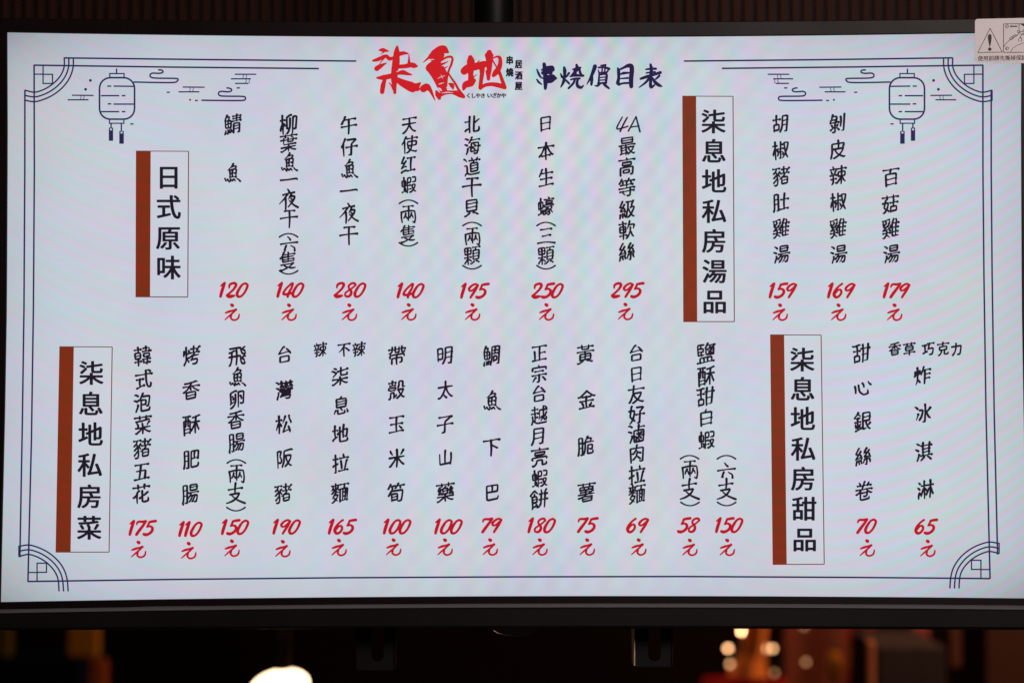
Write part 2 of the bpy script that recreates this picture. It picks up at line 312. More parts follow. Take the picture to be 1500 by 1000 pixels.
# stroke skeletons of the hand-written characters: x, y pairs in hundredths of the character square
SK = {
 '鯖': [[25,7,22,9,21,16,18,18,13,32,14,36,14,64,42,64,42,33,13,33],[70,9,70,37],[51,15,89,15],[21,16,33,17,34,18,31,30,28,35,28,64],[52,26,88,26],[49,38,91,38],[14,48,42,48],[55,90,55,49,85,49,86,88,83,90,77,91],[55,61,86,61],[42,72,42,73,46,84],[55,73,86,73],[24,73,24,87,22,89],[32,74,35,86],[14,75,9,90]],
 '魚': [[41,7,36,9,35,14,32,15,23,25,21,30,21,65,79,65,79,31,21,30,12,35,8,35],[35,14,59,15,60,16,55,27,50,34,50,65],[21,48,80,48],[25,74,21,76,12,90,7,91],[75,74,79,76,89,89],[40,76,39,90],[59,77,63,88,62,92]],
 '柳': [[21,9,19,50,21,52,21,90],[62,10,57,10,42,18,41,20,41,68,55,66],[80,73,86,72,87,70,88,18,71,18,71,91],[57,25,57,58,54,72,49,82,41,89,39,89],[11,29,30,29],[21,42,27,45,31,52,31,57],[19,50,15,52,9,69,9,75]],
 '葉': [[33,9,33,22],[66,9,66,22],[10,15,90,15],[47,27,47,45,48,46,73,46,74,27],[24,28,24,57,87,57],[10,34,89,34],[50,57,50,68,48,71,50,74,50,90],[10,70,42,70,48,71,56,71,58,70,90,70],[56,71,59,76,72,83,87,88,93,87],[6,87,11,89,24,84,39,77,42,72,48,71]],
 '一': [[10,49,90,49]],
 '夜': [[48,9,52,19],[11,20,89,20],[29,20,31,27],[61,26,58,27,55,37,52,38,46,51,36,58],[31,27,24,40,22,48,24,51,24,90],[55,37,83,37,84,40,83,47,73,64,60,77,40,89,32,88],[60,48,67,54],[22,48,17,50,10,58],[46,51,57,67,68,78,85,88,88,89,93,88]],
 '干': [[16,16,84,16],[49,16,49,90],[11,48,89,48]],
 '六': [[46,10,52,23,51,27],[11,35,89,35],[37,53,33,54,19,79,10,88],[66,54,84,82,87,89]],
 '隻': [[33,8,28,10,25,19,23,20,22,24,22,54,85,54],[52,10,54,15,52,22,52,54],[25,19,83,20],[10,35,18,28,25,31,80,31],[22,43,80,43],[13,66,72,67,79,66],[29,67,31,72,44,80,46,82],[72,67,71,72,58,79,57,82],[8,88,12,91,28,88,44,85,46,82,57,82,58,85,62,86,83,90,92,88]],
 '午': [[32,8,29,10,26,22,23,23,15,36,13,39,8,39],[26,22,82,22],[50,22,50,90],[11,53,89,53]],
 '仔': [[30,10,22,27,19,37,21,90],[41,16,83,17,81,22,63,37,62,88,60,89,48,90],[19,37,13,39,10,44,9,49],[35,51,91,51]],
 '天': [[49,17,49,48,42,63,35,73,25,82,12,89,7,88],[16,17,84,17],[12,46,46,46,49,48,52,46,88,46],[49,48,59,65,69,78,79,85,88,89,92,88]],
 '使': [[31,10,22,25,21,34,22,37,22,91],[63,10,63,52,60,69,57,77,49,83,37,90,31,89],[36,20,91,20],[21,34,15,37,8,44,8,49],[62,56,39,56,39,35,88,36,88,56,62,56],[40,64,51,76,64,83,84,90,89,90,94,88]],
 '紅': [[28,11,15,30,13,36,8,41],[50,17,89,17],[69,17,69,85],[37,25,31,34,27,37,25,42,17,52,15,57,11,59,9,61],[13,36,27,37],[37,45,41,57,39,62],[15,57,39,54],[38,66,40,78],[27,70,28,82,27,88],[15,71,11,86,7,89],[46,85,90,85]],
 '红': [[27,11,14,34,12,40,9,43],[46,18,88,18],[67,18,67,84],[36,31,32,38,28,41,26,46,17,57,15,62,11,64,9,68],[12,40,28,41],[15,62,37,60],[8,88,10,84,37,79,38,77],[45,84,90,84]],
 '蝦': [[22,9,22,80],[43,38,61,38,61,13,43,14,43,91],[71,13,88,14,88,38,71,38],[22,55,33,54,32,25,11,26,11,54,22,55],[58,89,63,89,77,80,86,63,88,52,72,52,70,59,73,69,80,80,90,89,95,89],[43,54,60,54],[31,66,35,86],[43,72,61,72],[8,83,33,79]],
 '兩': [[11,14,88,14],[49,14,49,87],[16,90,16,33,83,33,83,86,82,88,77,89,72,89,68,87],[28,45,32,49,33,57,37,60,41,74],[63,46,67,57,72,62,75,75],[33,57,31,58,24,75],[67,57,65,59,58,74,59,76]],
 '北': [[36,11,36,89],[60,11,60,77,62,87,65,88,88,87,90,83,92,74,89,66],[60,43,67,41,87,28],[12,34,36,34],[9,79,10,77,17,74,36,68]],
 '海': [[49,8,46,10,44,19,42,20,35,32,30,35],[12,12,16,11,27,17],[44,19,88,20],[61,88,65,90,75,90,79,86,82,74,84,36,45,35,39,77,88,77],[59,35,59,42,67,49,66,55],[8,40,11,39,21,45],[33,55,91,55],[54,62,57,62,65,70,65,77],[23,62,13,87]],
 '道': [[78,9,73,16,72,21],[47,9,50,14,49,21],[10,13,13,13,22,24],[35,21,90,21],[61,22,59,35],[42,62,42,35,81,36,81,75,42,75,42,62],[10,43,23,43,23,79],[42,48,81,48],[42,62,81,62],[23,79,13,84,10,88,10,92],[23,79,37,86,51,88,87,88,89,88,93,84]],
 '貝': [[22,49,23,13,78,14,78,67,23,67,22,49],[22,31,78,31],[22,49,78,49],[9,89,15,89,36,78,41,77],[59,78,64,77,85,89,90,89]],
 '顆': [[12,28,12,13,44,13,44,43,12,43,12,28],[28,13,28,91],[53,13,90,13],[72,13,70,28],[70,28,56,28,56,72,87,73,88,29,70,28],[12,28,44,28],[56,43,88,43],[10,58,45,58],[56,58,88,58],[28,66,22,67,17,75,9,83,8,88],[28,66,34,69,41,74,45,78,45,81],[43,90,49,90,62,82,66,81],[75,82,80,82,90,90,92,90]],
 '日': [[22,89,22,16,78,16,78,89],[22,49,78,49],[22,83,78,83]],
 '本': [[50,10,50,90],[41,29,39,36,28,57,18,68,12,73,9,73],[12,29,88,29],[59,29,60,37,72,57,83,69,88,73,92,72],[27,72,72,72]],
 '生': [[31,9,27,12,23,28,20,29,12,42],[50,9,50,87],[23,28,84,28],[21,56,81,56],[11,88,89,88]],
 '蠔': [[62,7,64,8,66,10,67,15],[23,9,23,81],[43,16,90,16],[52,25,81,25,82,26,82,35,51,35,50,28],[12,56,34,55,34,26,11,26,11,61],[42,51,43,44,89,44,89,51],[49,53,82,53],[62,53,61,59],[44,66,46,66,61,59],[61,59,64,63,65,65,69,68,73,78,73,82,72,88,69,91,63,92,60,89],[37,85,42,88,58,81,68,74,72,68,78,67,78,65,86,60],[41,76,44,77,49,75,65,65],[78,67,81,74,90,86],[33,68,37,85],[9,84,23,81,35,79]],
 '三': [[18,18,82,18],[23,50,75,50],[12,83,88,83]],
 '最': [[22,23,22,11,77,11,78,12,78,33,77,35,23,35,22,23],[22,23,78,23],[9,46,90,46],[19,46,19,84],[43,46,43,91],[53,57,84,57,85,58,82,66,73,78,60,87,55,90,52,89],[58,57,58,63,68,77,83,88,88,90,94,88],[19,58,43,58],[19,70,43,70],[10,85,41,82,50,80]],
 '高': [[49,9,51,18],[11,19,88,19],[29,30,73,30,74,44,27,44,26,32],[14,90,15,55,85,55,84,89,75,91,72,88],[32,78,32,67,66,67,65,81,35,81]],
 '等': [[24,8,22,9,20,16,11,27,8,28],[61,8,59,9,58,16,55,18,49,26,50,52],[20,16,45,17],[58,16,69,17,89,17],[28,17,30,26,29,29],[69,17,73,27],[19,37,81,37],[10,52,90,52],[69,52,69,85,68,89,55,91,51,88],[13,67,88,67],[29,67,29,74,40,84]],
 '級': [[26,10,12,36,12,37,25,37],[46,14,79,14,82,12],[55,14,55,49,53,51,47,79,42,88],[79,14,73,41],[35,25,29,35,25,37,24,42,16,52,14,57,37,55],[68,44,73,41,87,41,87,48,83,57,71,77,57,88,49,89],[35,45,39,59,38,62],[55,49,59,51,66,65,76,79,88,88,92,88],[35,68,38,78,37,80],[26,68,24,70,25,86],[12,71,10,85,8,88]],
 '軟': [[28,9,28,91],[63,9,59,26,52,42,49,43],[10,19,45,19],[59,26,88,27,88,32,85,47],[28,60,43,60,43,32,12,32,12,60,28,60],[69,40,69,59,73,62,81,80,90,88],[12,46,43,46],[69,59,67,61,64,70,57,81,48,89,43,89],[9,74,47,74]],
 '絲': [[29,9,27,10,14,31,12,36,26,37],[68,11,57,27,56,33,52,36],[80,22,74,31,70,33,68,38,59,49,57,54,71,54,86,52],[37,24,30,35,26,37,24,42,16,52,14,57,10,59,9,62],[56,33,70,33],[81,40,86,52,88,54,88,59],[37,44,42,58,40,61],[71,54,71,88,69,90,63,90],[14,57,40,55],[61,64,58,65,52,82],[84,65,90,81],[38,66,37,68,42,80,40,83],[27,68,25,71,28,85],[15,70,13,71,8,88]],
 '胡': [[29,9,29,51],[49,89,56,76,60,58,60,14,86,14,86,86,84,89,75,90],[11,28,47,28],[60,36,87,36],[15,78,42,78,43,52,15,52,15,84],[60,58,87,58]],
 '椒': [[20,9,19,43,20,91],[48,11,48,85,46,88,41,88],[77,61,80,59,85,44,89,18,68,17,68,22,73,52,75,59,77,61,77,71,80,72,84,82,90,89,90,92],[48,24,60,24],[10,28,29,28],[19,43,15,46,8,66,8,73],[19,43,26,45,30,53,30,58],[34,44,62,44],[40,57,38,59,32,76],[58,59,63,72],[77,71,74,72,61,88,57,89]],
 '豬': [[63,9,63,36,68,42,68,45,62,51,60,55,53,57,52,61,42,63],[9,15,42,15],[25,16,24,22,20,29,11,36,8,36],[90,16,87,17,77,33,76,39],[52,21,77,21,82,25],[20,29,23,33,26,39,36,45,43,55],[42,30,30,42,23,44,12,55,7,55],[48,39,90,39],[30,42,29,47,32,71,30,84,28,88,24,90,16,91,12,88],[60,55,63,56,84,57,84,87,53,87,52,61],[30,60,26,62,17,71,10,76,9,80],[53,72,84,72]],
 '肚': [[68,11,68,86],[7,90,9,89,11,83,13,69,15,12,35,12,35,85,34,89,26,90],[15,35,35,35],[48,39,88,39],[14,58,35,58],[45,86,91,86]],
 '雞': [[64,9,59,22,56,35,58,38,58,86,91,86],[11,15,43,10],[75,12,79,21,76,31,76,86],[46,19,42,28],[27,20,29,25,27,30,24,31,16,39,15,42,26,44],[12,22,14,27,13,31],[58,28,89,28],[56,35,52,37,49,41,49,47],[39,36,32,42,26,44,25,48,19,51,18,56,12,57,10,60],[40,47,43,54,47,58,46,60],[58,47,88,47],[18,56,43,54],[29,62,27,77,22,82,14,89,7,89],[58,67,88,67],[9,70,47,70],[27,77,30,78,44,89]],
 '湯': [[15,11,26,17,27,20],[82,24,82,12,43,12,43,37,82,37,82,24],[43,24,82,24],[8,37,11,37,21,42],[34,49,91,49],[48,49,44,61,41,62,32,71,27,71],[23,59,24,63,13,87],[44,61,87,62,86,79,83,89,81,90,73,91,70,88],[72,62,71,68,65,79,55,90],[55,62,54,67,50,74,39,85,35,87]],
 '剝': [[27,8,25,9,19,31],[87,10,87,85,84,89,74,90],[24,15,48,16,43,45],[68,20,68,66],[13,34,19,31,45,32],[10,45,57,45],[36,45,35,89,33,90,23,91,19,88],[15,54,18,56,22,63],[54,55,49,62],[11,79,30,70,36,69],[45,71,58,81]],
 '皮': [[52,9,52,47],[78,37,80,36,82,32,84,22,20,22,19,57,16,72,10,87,10,91],[20,47,77,47,78,48,77,53,73,61,60,75,46,83,30,89,26,89,21,88],[35,47,36,53,42,63,49,71,60,79,82,89,88,90,92,88]],
 '辣': [[24,9,27,14,27,21],[68,9,68,91],[48,20,90,20],[11,21,40,21],[39,28,37,29,31,44,25,50,24,76,19,86,15,89],[15,28,19,39],[38,84,43,85,48,82,72,56,87,55,87,35,51,35,50,55,65,56,68,61,74,63,84,78,91,83],[9,47,41,47],[12,64,39,64]],
 '百': [[12,14,88,14],[49,15,46,35],[22,90,22,36,46,35,78,36,78,90],[22,60,78,60],[22,84,78,84]],
 '菇': [[33,9,33,25],[65,9,65,24],[11,17,89,17],[27,31,25,32,15,66,39,82,42,84,42,88],[69,33,69,64],[9,44,38,44,39,47,37,57,31,73,19,86,13,89,8,89],[50,45,90,45],[52,86,86,86,86,65,53,64,52,91]],
 '韓': [[26,9,26,33],[65,9,63,30],[53,16,83,16,83,30],[10,19,41,19],[49,30,90,30],[12,46,12,33,39,33,39,59,13,59,12,46],[73,55,85,54,84,40,55,40,56,54,73,55],[12,46,39,46],[73,55,73,90],[26,60,26,90],[51,66,90,66],[56,73,55,82,90,82],[9,73,42,73]],
 '式': [[60,10,63,52,70,78,76,87,81,89,87,89,89,86,91,75,88,69],[70,10,75,10,82,16],[11,27,89,27],[14,48,49,48],[31,48,31,82],[12,87,53,78]],
 '泡': [[52,8,49,10,46,21,44,22,38,32,42,42,42,81,44,88,52,90,84,90,88,87,90,79,92,78],[11,12,16,11,26,17],[46,21,86,22,83,65,82,67,78,68,73,68,71,67],[7,37,11,37,22,42],[29,38,35,37,45,38,68,39,68,60,42,60],[25,59,26,63,13,88]],
 '菜': [[34,9,34,22],[66,9,66,22],[11,16,89,16],[15,34,50,32,76,28,85,30],[85,39,81,40,73,53],[46,41,49,47,48,50],[17,42,20,43,24,50,24,55],[49,57,49,63,42,67,36,75,17,86,12,88,7,86],[11,64,56,66,57,64,89,64],[46,66,49,68,49,90],[56,66,58,70,72,80,87,87,93,85]],
 '五': [[17,18,82,18],[45,18,35,85],[22,47,72,47,69,85],[11,85,89,85]],
 '花': [[34,9,34,26],[66,9,66,27],[11,18,88,18],[38,35,33,37,26,50,26,90],[55,37,57,87,68,89,87,88,90,80,88,72],[41,68,52,63,58,58,66,56,83,45,87,46],[9,61,13,61,20,55,25,53]],
 '烤': [[61,9,61,34,65,42,56,56,54,69],[23,9,22,64,17,78,10,88,10,92],[91,13,87,14,76,31,74,37],[46,20,75,20,80,25],[37,26,31,42],[12,28,10,42,8,48],[42,38,90,38],[33,60,38,61,50,54,57,52,88,52],[22,64,26,66,33,74,35,77,35,81],[50,71,53,69,84,69,83,82,79,89,72,91,62,91,57,88]],
 '香': [[20,17,50,15,73,10,81,12],[50,15,50,49],[11,31,89,31],[42,31,40,37,26,49,12,57,8,56],[58,31,60,37,74,48,88,56,92,55],[25,73,26,59,75,59,76,88,25,88,25,73],[25,73,76,73]],
 '酥': [[54,19,71,16,84,11,89,12],[9,12,43,12],[21,12,21,47,17,56,11,57],[32,12,31,53,33,55,42,55],[71,16,71,90],[11,91,11,30,42,30,42,89],[89,40,75,40,65,48,57,66,51,75,50,80],[52,40,68,40,70,44,77,48,82,63,89,74,89,79],[11,68,42,68],[11,84,42,84]],
 '肥': [[9,89,13,76,15,57,15,12,35,12,35,87,34,89,29,90,26,90,22,87],[86,53,86,14,50,14,50,83,52,87,56,89,84,88,88,85,90,79,90,74,88,70],[68,14,68,48],[15,34,35,34],[50,48,86,48],[15,57,35,57]],
 '腸': [[50,24,50,12,83,12,84,36,50,37,50,24],[11,94,9,88,12,81,15,58,15,12,34,12,33,87,32,90,26,91,21,88],[50,24,84,24],[15,35,34,35],[43,48,91,48],[55,49,52,61,49,62,41,71,34,71],[15,58,34,58],[52,61,88,61,87,80,84,89,81,91,75,91,72,89],[61,61,60,67,53,78,46,87,43,87],[75,61,74,69,68,80,62,89,60,90]],
 '飛': [[15,14,67,14,70,30,75,39,80,44,88,46,91,41,90,37],[88,14,84,14,78,21,77,24],[47,24,47,89],[69,24,77,24,87,30],[12,32,24,30,34,25,39,26],[24,30,23,55,21,70,15,83,10,88,7,89],[10,50,68,50,70,71,76,84,80,88,90,90,92,85,90,78],[91,55,85,55,78,62,77,65],[70,64,77,65,86,71,90,71]],
 '卵': [[47,12,42,10,16,19,16,64,12,73],[71,73,75,75,84,74,86,72,86,17,58,17,58,91],[42,27,42,57,38,72,27,84,15,90,10,89],[26,34,30,45,30,49],[69,36,74,47,74,52],[16,67,40,62]],
 '支': [[49,9,49,46],[13,24,87,24],[17,46,75,46,75,52,67,63,54,74,38,82,22,88,12,90,6,87],[27,46,27,52,33,62,42,70,55,79,81,88,88,89,93,87]],
 '台': [[48,9,42,10,22,34,20,40,17,41,15,43],[63,20,76,32,77,37,83,41,85,43,85,47],[20,40,77,37],[22,82,23,57,76,57,77,85,26,85]],
 '灣': [[57,9,59,12,58,17],[80,9,75,17,75,21,82,21],[35,9,30,21,38,21],[9,12,12,11,21,17,21,19],[88,17,82,21,77,33],[42,17,38,21,37,25,32,30,32,33],[49,17,68,17],[52,25,65,25],[43,28,45,36],[88,28,88,32,90,33,91,35],[52,32,65,32],[73,34,88,32],[28,35,44,32],[8,37,11,37,19,42],[54,40,65,40,65,50,52,50,52,42],[43,41,45,49],[88,41,91,49],[36,42,37,50],[81,42,82,49,81,53],[74,42,72,51],[29,43,27,51,27,54],[34,58,81,58,82,59,82,67,81,68,38,68,36,76],[19,60,21,64,12,87,13,91],[36,76,32,79],[36,76,38,77,84,77,84,84,82,89,78,91,65,91,59,88]],
 '松': [[24,9,24,90],[76,10,76,17,80,28,88,42,88,48],[57,13,51,31,44,44],[9,29,37,29],[64,42,48,85,44,89],[23,43,18,48,9,69,9,75],[23,43,31,45,37,55,36,59],[77,65,87,86,86,91],[48,85,84,81]],
 '阪': [[89,12,83,10,48,15,48,57,46,72,39,88,40,92],[20,66,22,68,29,68,33,63,33,51,25,38,33,14,13,13,13,91],[48,37,85,38,82,55,74,69,65,81,54,89,52,89],[57,37,60,53,68,70,81,85,88,89,92,89]],
 '不': [[12,16,88,16],[55,17,48,36,50,90],[48,36,42,38,27,53,11,62],[59,40,66,43,88,61]],
 '柒': [[17,9,28,14],[54,9,54,39,57,45,84,45,87,43,88,38,86,33],[36,26,87,19,88,17],[7,23,12,22,21,27],[29,32,28,35,13,48,13,51],[50,54,50,90],[11,63,50,64,88,63],[7,86,12,87,26,80,39,71,43,64],[56,64,60,71,73,80,87,86,94,85]],
 '息': [[52,8,48,10,47,17],[24,31,24,18,75,18,75,57,24,57,24,31],[24,31,76,31],[24,44,76,44],[48,57,47,64,56,74],[81,70,87,80,87,84],[21,70,18,71,11,85],[31,71,31,86,36,89,68,88,70,87,72,82,69,75]],
 '地': [[66,9,66,69],[21,10,22,67],[46,18,46,76,48,87,54,88,85,88,89,85,90,82,91,77,88,73],[36,51,37,47,43,45,49,41,63,37,69,32,87,28,85,63,83,65,78,65,74,62],[9,32,33,32],[8,78,10,74,20,69,22,67,34,63]],
 '拉': [[64,7,63,10,65,18],[22,9,22,84,21,90,14,91],[44,26,88,26],[10,28,32,28],[83,38,81,39,72,86],[51,40,56,72,54,77],[9,62,10,59,33,52,35,50],[39,86,91,86]],
 '麵': [[28,8,28,47,26,51,23,52,22,58,19,59,11,70],[50,14,90,14],[71,14,69,32,64,36,64,86],[10,16,42,16],[41,22,39,23,38,29,33,33,30,33,27,37,22,39,10,49,6,49],[17,22,15,29,9,37],[15,29,18,30,20,33,20,36],[38,29,43,35],[51,91,51,34,88,34,89,91],[76,34,76,86],[27,37,42,47],[64,51,76,51],[22,58,38,58,38,63,36,67,30,76,22,83,10,90,6,89],[64,68,76,68],[20,72,35,84],[51,86,89,86]],
 '帶': [[26,10,25,26,23,31,14,38,9,38],[40,10,40,35,59,36,59,10],[74,10,75,35,81,37,88,36,91,29],[10,20,89,20],[12,58,13,46,87,46,88,58],[49,47,49,90],[22,85,23,62,78,62,78,84,66,85]],
 '殼': [[28,9,28,28],[57,40,61,31,61,12,80,12,81,37,83,39,91,39],[10,16,44,16],[13,28,41,28],[10,48,10,40,44,40,44,48],[17,51,37,51],[56,51,83,51,85,52,84,57,78,68,70,78,57,87,52,90,48,89],[62,51,61,58,69,72,82,85,89,89,93,88],[8,89,12,88,16,82,18,62,36,62,36,82,33,88],[48,73,46,77,36,82]],
 '玉': [[15,15,84,15],[49,15,49,87],[19,49,81,49],[67,61,80,74],[10,87,89,87]],
 '米': [[50,10,50,90],[18,15,28,32],[82,15,72,32,68,34],[11,46,43,46,51,48,56,46,88,46],[51,48,44,50,36,62,18,80,12,84,7,84],[51,48,57,51,73,71,87,82,91,83]],
 '筍': [[63,7,59,9,57,16,54,18,50,24,47,27,43,27],[25,8,21,9,20,16,17,18,12,26,7,28],[20,16,28,18,46,17,51,22],[57,16,69,18,90,17],[28,18,31,27,26,39,23,41,10,58,6,58],[69,18,72,28],[26,39,85,41,82,75,79,87,74,90,63,90,59,87],[26,81,57,81,57,54,26,53,26,86],[26,67,57,67]],
 '明': [[39,88,48,75,53,60,53,13,87,13,87,88,85,89,79,90,73,90,70,88],[13,65,38,65,38,15,13,15,13,74],[53,36,88,36],[13,40,38,40],[53,60,88,60]],
 '太': [[50,10,49,37,43,55,36,68,38,72],[12,35,46,35,49,37,53,35,89,35],[49,37,54,41,59,57,68,71,80,83,88,88,92,88],[7,88,14,88,24,82,33,72,38,72],[38,72,54,88]],
 '子': [[20,16,82,16],[75,17,73,22,50,38,49,88,33,90],[10,52,89,52]],
 '山': [[50,11,50,83],[16,29,16,83,84,83],[84,29,84,90]],
 '藥': [[33,9,33,22],[66,9,66,22],[10,15,90,15],[53,22,49,24,48,31],[24,26,21,27,14,39,15,41,20,41,22,42],[78,26,72,37,71,41,68,43],[31,35,29,35,26,39,22,42,22,46,16,53,15,57,28,56,35,59,38,57,60,57,61,32,38,31,38,57],[86,35,83,40,80,41,79,45,73,52,72,57,69,59],[71,41,80,41],[38,44,61,44],[87,49,90,59],[29,50,31,57],[72,57,88,56],[50,57,50,90],[11,68,42,69,89,68],[8,88,12,89,27,82,40,75,42,69],[57,69,61,76,75,84,88,88,93,87]],
 '鯛': [[24,7,21,9,19,16,14,27,13,35,14,64,40,64,40,32,13,32],[45,92,44,89,48,80,51,65,52,12,88,12,88,87,87,90,78,91],[19,16,32,17,33,18,30,29,27,35,27,64],[69,20,69,43],[61,29,78,29],[60,43,80,43],[14,48,40,48],[62,76,78,75,78,56,62,56,62,81],[32,73,34,85,33,87],[40,73,43,80,47,82],[23,74,23,87],[14,75,10,90]],
 '下': [[11,16,89,16],[48,16,48,90],[48,40,55,41,81,57,85,56]],
 '巴': [[18,48,80,48,80,15,18,15,18,80,21,86,28,88,75,88,81,88,85,84,88,74],[49,15,49,48]],
 '正': [[14,16,86,16],[52,16,52,86],[23,41,23,86],[52,49,82,49],[10,86,89,86]],
 '宗': [[48,8,52,18],[13,32,13,19,52,18,87,19,87,32],[27,37,72,37],[12,55,88,55],[50,55,49,89,38,90],[30,68,26,69,13,84,9,85],[69,69,73,69,87,85]],
 '越': [[72,9,73,39,75,55,77,57,77,66],[28,9,28,36,29,42,28,80],[80,9,88,17],[13,21,42,21],[91,25,53,26,53,63,49,71],[89,38,81,56,77,57],[9,39,44,39],[14,53,15,71,8,88,9,91],[53,63,61,62,66,58,67,57],[29,59,42,59],[77,66,83,75,88,76,90,74,92,66,89,60],[77,66,73,67,61,78],[15,71,18,72,23,79,28,80,30,83,42,87,88,88,93,85]],
 '月': [[10,90,17,81,24,61,26,14,77,15,76,86,75,88,70,90,59,90,57,88],[25,37,77,37],[24,61,77,61]],
 '亮': [[49,9,51,17],[11,18,89,18],[28,29,74,29,75,30,75,41,26,42,25,32],[12,63,13,54,86,54,87,63],[10,88,13,90,21,88,28,83,33,76,35,66,64,66,65,87,68,89,86,88,88,83,86,77]],
 '餅': [[58,9,62,21,61,25],[84,10,82,12,76,27,79,32,79,91],[8,32,9,28,26,12,30,14,42,25],[27,24,26,28,28,36],[61,29,60,66,57,76,49,88],[52,29,89,29],[15,63,38,63,38,37,15,37,15,82,11,91],[15,49,38,49],[50,54,91,54],[33,71,40,86],[15,85,20,84,35,78]],
 '黃': [[33,9,34,28,67,28,67,9],[14,16,86,16],[10,38,90,38],[49,39,49,75],[49,50,78,50,79,75,78,76,22,76,21,75,22,50,49,50],[21,62,79,62],[34,76,34,82],[65,76,66,82],[7,89,12,91,34,82,39,82],[62,82,68,82,87,90,93,89]],
 '金': [[8,37,12,38,24,32,50,12,52,9],[50,12,76,32,88,38,94,36],[24,32,28,38,49,38,71,38,76,32],[49,38,49,88],[16,57,83,57],[26,67,32,78,30,82],[75,67,67,79],[12,88,88,88]],
 '脆': [[60,7,56,9,55,16,53,18,48,29,47,64,43,81,40,88,41,91],[8,89,11,82,14,58,14,12,32,12,32,86,31,89,28,90,24,90,21,88],[55,16,76,17,76,21,72,33],[14,35,30,35,35,39,40,39,49,33,90,33],[72,67,76,69,84,68,85,48,61,48,61,83,63,88,88,88,91,80,88,75],[14,58,32,58]],
 '薯': [[33,9,33,18],[66,9,66,18],[11,14,89,14],[39,37,19,38,18,37,19,26,81,26,82,27,82,37,81,38,60,37,45,39,39,37],[39,27,39,37],[60,27,60,37],[45,39,46,62,42,67],[85,45,82,45,75,50,71,51,68,54,67,57],[20,48,69,48,71,51],[10,59,43,59,49,60,67,57,68,59,90,59],[8,72,11,73,42,67,44,69,79,69,80,70,80,89,30,89,30,70],[30,79,80,79]],
 '友': [[38,8,34,40,35,47,31,50,27,62,19,77,11,85,7,86],[12,25,88,25],[35,47,37,45,74,45,75,46,75,51,71,59,59,74,39,86,30,90,26,88],[35,47,44,63,61,79,83,89,87,90,93,88]],
 '好': [[25,7,22,10,13,57,32,72,39,79,39,81],[51,16,83,17,82,22,70,35,69,38,68,88,67,90,56,91],[9,29,38,29,36,47,30,66,21,80,10,89],[47,50,91,50]],
 '滷': [[61,9,61,34],[11,12,16,11,26,17],[61,18,87,18],[88,62,87,34,37,35,37,87,88,87,88,62],[7,37,11,37,22,42],[58,42,62,47],[75,44,65,59,53,72,48,76,42,76],[49,49,60,57,75,73],[78,58,82,62,88,62],[25,59,26,63,13,88],[45,60,48,64,47,66],[62,74,65,79,65,87]],
 '肉': [[53,8,51,9,50,20,47,33,36,46,28,50,23,49],[15,90,15,23,85,23,85,88,82,90,71,91,66,87],[47,33,72,48],[53,48,50,51,48,61,43,66,35,74,28,78,25,77],[48,61,53,63,71,77]],
 '鹽': [[61,7,57,9,56,14,48,28,51,32,51,56,87,57,88,56,88,32,87,31,69,30,51,32],[41,12,13,12,13,56,41,56],[28,12,28,27],[56,14,69,16,92,15],[69,16,69,30],[69,24,87,24],[13,27,39,27,39,41,13,41],[76,37,67,47,61,52,58,52],[59,38,67,42,78,51],[28,41,28,56],[69,51,72,53,72,57],[20,88,20,67,80,67,81,88],[60,67,60,88],[40,68,40,88],[8,88,91,88]],
 '甜': [[55,9,55,90],[83,9,83,85,55,85],[6,13,12,15,36,10,43,11],[26,13,26,59],[47,27,91,27],[9,36,41,36],[55,56,83,56],[12,84,39,84,39,59,12,59,12,89]],
 '白': [[48,9,44,18,43,24],[19,90,19,25,43,24,80,25,80,90],[19,54,80,54],[19,83,80,83]],
 '心': [[39,13,58,28],[34,36,34,78,36,87,42,89,69,87,73,75,71,67],[80,42,90,69,88,75],[18,44,12,70,10,74]],
 '銀': [[29,9,27,13,9,31,8,34],[27,13,40,24],[52,49,86,49,86,13,52,13,52,87,69,83],[12,29,16,33,35,33],[52,31,86,31],[25,33,25,83],[67,49,70,62,72,68,75,69,76,75,88,87,92,87],[11,50,38,50],[14,59,13,62,16,74],[39,60,34,73],[75,69,89,60],[11,87,39,81,42,78]],
 '卷': [[53,8,51,9,48,22,44,29,39,42],[26,11,31,18,31,25],[74,12,69,19,67,25],[17,25,82,25],[11,42,89,42],[32,43,31,48,28,52,30,61,30,84,32,88,45,90,72,89,78,87,79,80],[65,43,67,48,72,53,86,62,93,62],[72,53,66,58],[8,62,12,62,23,55,32,58,66,58],[66,58,65,69,62,74,50,75,47,72]],
 '草': [[33,9,33,23],[66,9,66,23],[11,16,89,16],[49,60,78,59,78,32,22,32,22,59,49,60],[22,45,78,45],[49,60,49,90],[10,75,90,75]],
 '巧': [[45,15,90,15],[59,15,53,48],[9,22,37,22],[24,22,24,69],[49,50,53,48,88,48,85,73,81,86,75,89,61,89,57,87],[9,73,39,67,40,65]],
 '克': [[49,9,49,36],[12,18,88,18],[60,58,77,57,77,36,22,36,23,58,60,58],[38,58,36,70,31,79,21,87,13,89,9,88],[60,58,60,80,62,88,86,89,89,87,90,78]],
 '力': [[45,10,44,38,37,63,27,78,13,89,11,89],[13,30,85,30,82,71,78,87,72,90,60,90,56,87]],
 '炸': [[57,8,55,10,52,24,43,40,44,45],[24,10,22,65,17,80,11,89],[52,24,91,24],[62,25,62,90],[37,26,31,42],[12,28,10,46,6,48],[62,45,89,45],[22,65,28,67,36,79],[62,66,90,66]],
 '冰': [[60,10,62,38,60,85,58,89,49,90],[11,17,22,26],[87,29,74,43,69,45],[32,34,49,35,42,60,35,72,29,78,29,81],[62,38,69,45,71,52,79,67,86,74,91,77],[23,52,23,54,11,77]],
